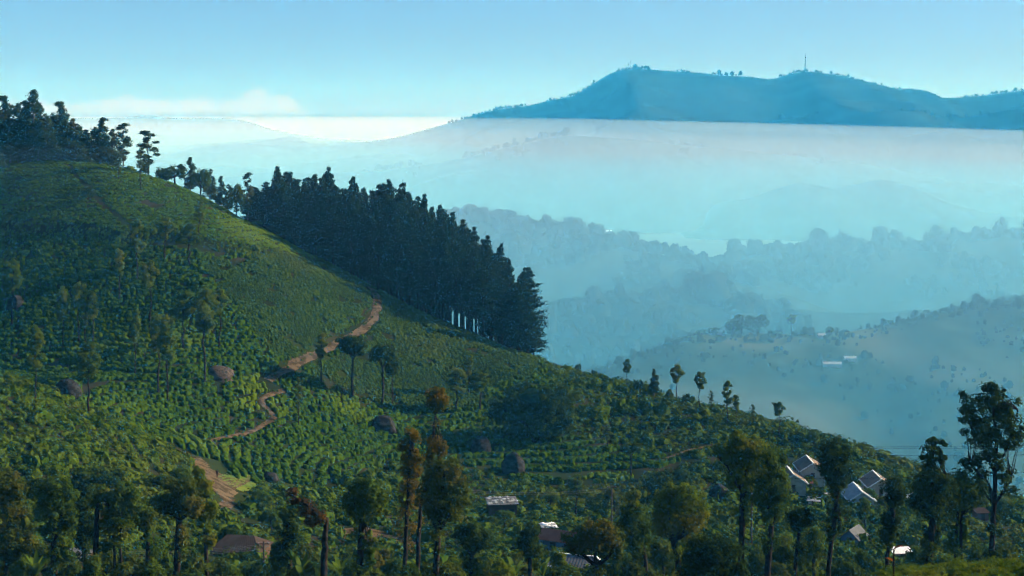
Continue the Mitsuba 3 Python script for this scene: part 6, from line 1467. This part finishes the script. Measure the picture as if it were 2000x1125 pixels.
cable('third of four pale wires over the dark brown roof', (-40.06, 262.00, -69.71), (-59.11, 250.00, -67.86), 0.3, 'wire_pale', 0.014)
cable('lowest of four pale wires over the dark brown roof', (-40.06, 262.00, -69.96), (-59.11, 250.00, -68.17), 0.3, 'wire_pale', 0.014)
cable('upper pale wire sagging to the flat roofed hut', (19.67, 320.00, -73.34), (-15.03, 262.00, -59.55), 1.2, 'wire_pale', 0.012)
cable('lower pale wire sagging to the flat roofed hut', (19.67, 320.00, -73.75), (-15.03, 262.00, -59.88), 1.2, 'wire_pale', 0.012)

# ------------------------------------------------------------------ masts on the far tops
def mast(label, x, y, z, h, w):
    key = numbered('radio_mast')
    legs = []
    for sx, sy in ((-1, -1), (1, -1), (1, 1), (-1, 1)):
        legs.append(tube([(x + sx * w, y + sy * w, z - 3), (x + sx * w * 0.25, y + sy * w * 0.25, z + h)], [w * 0.16, w * 0.12], 4))
    n = 9
    for k in range(n):
        q0, q1 = 1 - 0.75 * k / n, 1 - 0.75 * (k + 1) / n
        z0, z1 = z + h * k / n, z + h * (k + 1) / n
        for (ax, ay), (bx_, by_) in (((-1, -1), (1, -1)), ((1, -1), (1, 1)), ((1, 1), (-1, 1)), ((-1, 1), (-1, -1))):
            legs.append(tube([(x + ax * w * q0, y + ay * w * q0, z0), (x + bx_ * w * q1, y + by_ * w * q1, z1)], w * 0.09, 3, False))
    scene[key + '__lattice'] = mikit.ply(join(legs), 'wire')
    scene[key + '__aerial'] = mikit.ply(tube([(x, y, z + h * 0.98), (x, y, z + h * 1.16)], w * 0.10, 5), 'wire')
    labels[key] = {'label': label, 'category': 'mast'}


mast('left and shorter of the pair of masts on the left mountain top', 531, 7400, float(on_ridge('big_mountain', np.array([530.7]), np.array([7400.0]))[0]), 30, 1.6)
mast('right and taller of the pair of masts on the left mountain top', 540, 7395, float(on_ridge('big_mountain', np.array([539.7]), np.array([7395.0]))[0]), 40, 1.8)
mast('tall tapering mast on the right mountain top', 1337, 7400, float(on_ridge('big_mountain', np.array([1336.8]), np.array([7400.0]))[0]), 74, 3.0)
mast('faint mast on the pale hill in the mist', 184, 5200, float(on_ridge('misty_hill', np.array([183.6]), np.array([5200.0]))[0]), 22, 1.0)

# ------------------------------------------------------------------ big leaved plants
leafy('leaf_banana', green((0.055, 0.10, 0.012), (0.095, 0.145, 0.02), 0.8), 0.9, 0.35)
leafy('leaf_red', green((0.12, 0.030, 0.012), (0.18, 0.06, 0.012), 4.0), 0.8, 0.4)


def blade(L, W, lift, droop, az, n=7):
    """one long leaf, folded a little along its midrib, rising and then bending over"""
    t = np.linspace(0, 1, n)
    ang = lift - droop * t ** 1.5
    r = np.concatenate([[0], np.cumsum(np.cos(ang[:-1]) * L / (n - 1))])
    z = np.concatenate([[0], np.cumsum(np.sin(ang[:-1]) * L / (n - 1))])
    w = W * 0.5 * np.sin(np.pi * np.clip(0.06 + 0.94 * t, 0, 1)) ** 0.6
    P = np.stack([np.stack([r, s * w, z + 0.25 * w * abs(s)], -1) for s in (-1, 0, 1)], 1)
    c, s_ = math.cos(az), math.sin(az)
    P = np.stack([P[..., 0] * c - P[..., 1] * s_, P[..., 0] * s_ + P[..., 1] * c, P[..., 2]], -1)
    return grid_mesh(P[..., 0], P[..., 1], P[..., 2])


def banana(label, x, y, h, n, seed, mat='leaf_banana', spread=0.9):
    key = numbered('banana_plant')
    g = np.random.default_rng(seed)
    z = float(ground(x, y))
    at = T().translate([x, y, z])
    scene[key + '__stem'] = mikit.ply(tube([(0, 0, -0.5), (0.05, 0, h * 0.45)], [0.14, 0.09], 8), 'leaf_mid', smooth=40, to_world=at)
    for k in range(n):
        L = h * g.uniform(0.5, 0.75)
        v, f = blade(L, L * g.uniform(0.2, 0.27), g.uniform(0.75, 1.45), spread * g.uniform(0.6, 1.8), k * 2.4 + g.uniform(-.3, .3))
        scene[key + '__leaf' + ('' if k == 0 else f'_{k:03d}')] = mikit.ply((v + [0.05, 0, h * 0.45 - 0.1 + g.uniform(-.2, .1)], f), mat, smooth=True, to_world=at)
    labels[key] = {'label': label, 'category': 'banana plant'}


banana('big bright upright leaved banana plant at the bottom right of the bare trunk', -22.13, 170.00, 4.54, 9, 1, spread=0.5)
banana('second bright banana plant at the bottom, right of the bare trunk tree', -21.31, 200.00, 4.48, 8, 2)
banana('banana plant with shiny arching leaves left of the narrow tree at the bottom', 0.19, 205.00, 4.41, 10, 3)
banana('banana plant with shiny leaves right of the narrow tree at the bottom', 3.93, 215.00, 4.23, 9, 4)
banana('silvery banana plant on the slope above the leafy trunk tree, left one', -36.90, 383.75, 5.08, 8, 5)
banana('silvery banana plant on the slope above the leafy trunk tree, right one', -32.60, 390.25, 5.41, 8, 6)
banana('pale banana plant at the lower left corner between two trees', -63.17, 215.00, 5.79, 10, 7)
banana('banana plant in the shadow right of the leafy trunk tree', -22.21, 287.50, 3.26, 8, 8)
banana('banana plant on the ridge above the tan roofed houses', 80.35, 443.25, 4.47, 7, 9)
banana('banana plant on the ridge slope behind the twin yellow green trees', 62.18, 443.25, 4.19, 7, 10)

# the young shoot that rises close to the camera
def shoot(label, x, y, top):
    key = numbered('young_shoot')
    g = np.random.default_rng(55)
    z = float(ground(x, y))
    H = top - z
    at = T().translate([x, y, z])
    stem = wander((0, 0, -0.2), (0.03, 0, H), 9, 0.02, g)
    scene[key + '__stem'] = mikit.ply(tube(stem, np.linspace(0.022, 0.006, 9), 6), 'bark_dark', smooth=True, to_world=at)
    for k in range(22):
        t = 1 - 0.035 * k
        c = np.array([np.interp(t * H, stem[:, 2], stem[:, i]) for i in range(3)])
        v, f = blade(0.115 - 0.03 * (k < 4), 0.045, 0.5 - 0.05 * (k % 5), 0.9, k * 2.4, 6)
        scene[key + '__leaf' + ('' if k == 0 else f'_{k:03d}')] = mikit.ply((v + c, f), 'leaf_red' if k < 2 else 'leaf_banana', smooth=True, to_world=at)
    labels[key] = {'label': label, 'category': 'plant'}


shoot('young shoot with yellow green leaves and reddish tip, close by at bottom right', 2.91, 12.50, -3.34)

# the clipped tea close by at the lower right, leaf by leaf
leafy('leaf_tea', green((0.040, 0.075, 0.008), (0.085, 0.12, 0.012), 1.5, (0.10, 0.12, 0.012)), 0.7, 0.35)
near_t = []
for k in range(5):
    g = np.random.default_rng(800 + k)
    v, f = dome(9, 4, 0.72, 0.88, 800 + k, 0.12)
    d = g.normal(size=(200, 3))
    d[:, 2] = np.abs(d[:, 2]) * 1.3
    d /= np.linalg.norm(d, axis=1, keepdims=True)
    near_t.append(join([(v, f), leaf_cards(d * [0.95, 0.95, 0.75] * g.uniform(0.85, 1.12, (200, 1)), d * 0.6 + g.normal(size=d.shape) * 0.6 + [0, 0, .4], 0.26, 0.10, g)]))
rng = np.random.default_rng(41)
x, y = jitter_grid(16, 48, 88, 166, 1.7, 1.7, 0.35)
k = (np.abs(x) < 0.3153 * y + 2) & (x > 0.225 * y)
x, y = x[k], y[k]
s = rng.uniform(0.6, 1.05, len(x))
stuff('near_tea', scatter(near_t, x, y, ground(x, y), s, s, s * rng.uniform(0.9, 1.6, len(x)), rng.uniform(0, 6, len(x)), tuple(0.8 * q for q in slope(x, y))), 'leaf_tea', 'bright leafy tea bushes close by along the lower right edge', 'tea bushes')

# ------------------------------------------------------------------ the walker on the bare earth
def person(label, x, y, face):
    import manifold3d as m3
    key = numbered('person')
    at = T().translate([x, y, float(ground(x, y)) + 0.13]).rotate([0, 0, 1], face)

    def ball(p, r):
        return m3.Manifold.sphere(r, 14).translate(list(p))

    def chain(pts):
        out = []
        for (p, r), (q, s) in zip(pts[:-1], pts[1:]):
            out.append(m3.Manifold.batch_hull([ball(p, r), ball(q, s)]))
        return m3.Manifold.batch_boolean(out, m3.OpType.Add)

    def finish(m, ln=0.03):
        m = m.refine_to_length(ln).to_mesh()
        t = trimesh.Trimesh(m.vert_properties[:, :3], m.tri_verts, process=True)
        trimesh.smoothing.filter_taubin(t, iterations=6)
        return t
    hipz, sh = 0.88, 1.36
    torso = m3.Manifold.batch_hull([ball((sx * 0.10, 0, hipz), 0.10) for sx in (-1, 1)] + [ball((sx * 0.08, 0.01, 1.08), 0.095) for sx in (-1, 1)])
    chest = m3.Manifold.batch_hull([ball((sx * 0.08, 0.01, 1.08), 0.095) for sx in (-1, 1)] + [ball((sx * 0.15, 0, sh - 0.02), 0.07) for sx in (-1, 1)])
    neck = chain([((0, 0.0, sh), 0.06), ((0, -0.02, 1.47), 0.052)])
    skull = m3.Manifold.batch_hull([ball((0, 0.0, 1.60), 0.088), ball((0, -0.035, 1.53), 0.062), ball((0, -0.05, 1.50), 0.035)])
    nose = chain([((0, -0.085, 1.585), 0.010), ((0, -0.108, 1.548), 0.014)])
    ears = m3.Manifold.batch_boolean([ball((sx * 0.088, 0.005, 1.565), 0.022) for sx in (-1, 1)], m3.OpType.Add)
    mouth = chain([((-0.022, -0.088, 1.512), 0.010), ((0.022, -0.088, 1.512), 0.010)])
    parts = [torso, chest, neck, skull, nose, ears, mouth]
    hands = []
    for sx, dy in ((-1, 0.16), (1, -0.20)):
        el, wr = (sx * 0.23, dy * 0.35 + 0.02, 1.10), (sx * 0.235, dy - 0.05, 0.88)
        parts.append(chain([((sx * 0.17, 0, sh - 0.03), 0.062), (el, 0.045), (wr, 0.032)]))
        pm = (wr[0], wr[1] - 0.01, wr[2] - 0.085)
        parts.append(m3.Manifold.batch_hull([ball(wr, 0.028), ball((pm[0], pm[1] - 0.028, pm[2]), 0.014), ball((pm[0], pm[1] + 0.028, pm[2]), 0.014)]))
        for q, ln in enumerate((0.070, 0.080, 0.075, 0.058)):
            b0 = (pm[0], pm[1] - 0.030 + 0.020 * q, pm[2])
            parts.append(chain([(b0, 0.0095), ((b0[0] - sx * 0.008, b0[1], b0[2] - ln * 0.55), 0.009), ((b0[0] - sx * 0.026, b0[1], b0[2] - ln), 0.008)]))
        parts.append(chain([((wr[0], wr[1] - 0.028, wr[2] - 0.035), 0.011), ((wr[0] - sx * 0.01, wr[1] - 0.058, wr[2] - 0.075), 0.010), ((wr[0] - sx * 0.014, wr[1] - 0.062, wr[2] - 0.105), 0.009)]))
    for sx, dy in ((-1, -0.24), (1, 0.24)):
        kn, an = (sx * 0.095, dy * 0.35 - 0.03, 0.48), (sx * 0.09, dy, 0.09)
        parts.append(chain([((sx * 0.09, 0, hipz), 0.095), (kn, 0.062), (an, 0.042)]))
        parts.append(m3.Manifold.batch_hull([ball((an[0], an[1] + 0.04, 0.04), 0.04), ball((an[0], an[1] - 0.16, 0.03), 0.032)]))
    scene[key] = mikit.ply(finish(m3.Manifold.batch_boolean(parts, m3.OpType.Add), 0.03), 'skin', smooth=True, to_world=at)
    shirt = [m3.Manifold.batch_hull([ball((sx * 0.105, 0, 0.93), 0.112) for sx in (-1, 1)] + [ball((sx * 0.08, 0.01, 1.08), 0.112) for sx in (-1, 1)]),
             m3.Manifold.batch_hull([ball((sx * 0.08, 0.01, 1.08), 0.112) for sx in (-1, 1)] + [ball((sx * 0.15, 0, sh - 0.02), 0.082) for sx in (-1, 1)])]
    for sx, dy in ((-1, 0.16), (1, -0.20)):
        shirt.append(chain([((sx * 0.17, 0, sh - 0.03), 0.075), ((sx * 0.222, dy * 0.32 + 0.02, 1.13), 0.062)]))
    scene[key + '__shirt'] = mikit.ply(finish(m3.Manifold.batch_boolean(shirt, m3.OpType.Add)), 'cloth_dark', smooth=True, to_world=at)
    legs = [m3.Manifold.batch_hull([ball((sx * 0.10, 0, hipz), 0.112) for sx in (-1, 1)])]
    for sx, dy in ((-1, -0.24), (1, 0.24)):
        legs.append(chain([((sx * 0.09, 0, hipz), 0.108), ((sx * 0.095, dy * 0.35 - 0.03, 0.48), 0.078), ((sx * 0.09, dy * 0.93, 0.14), 0.064)]))
    scene[key + '__trousers'] = mikit.ply(finish(m3.Manifold.batch_boolean(legs, m3.OpType.Add)), 'cloth_brown', smooth=True, to_world=at)
    hair = m3.Manifold.batch_hull([ball((0, 0.015, 1.615), 0.092), ball((0, 0.045, 1.55), 0.07)]) - m3.Manifold.batch_hull([ball((0, -0.12, 1.60), 0.075), ball((0, -0.11, 1.50), 0.09)])
    scene[key + '__hair'] = mikit.ply(finish(hair), 'hair_black', smooth=True, to_world=at)
    for q, sx in enumerate((-1, 1)):
        scene[key + '__eye' + ('' if q == 0 else '_001')] = mikit.ply(finish(ball((sx * 0.032, -0.082, 1.575), 0.012), 0.01), 'hair_black', smooth=True, to_world=at)
    labels[key] = {'label': label, 'category': 'person'}


diffuse('skin', {'type': 'rgb', 'value': [0.16, 0.09, 0.06]})
diffuse('cloth_dark', {'type': 'rgb', 'value': [0.035, 0.028, 0.03]})
diffuse('cloth_brown', {'type': 'rgb', 'value': [0.06, 0.035, 0.025]})
diffuse('hair_black', {'type': 'rgb', 'value': [0.01, 0.009, 0.009]})
person('person in dark clothes walking on the bare earth of the clearing', -60.51, 333.25, 200)
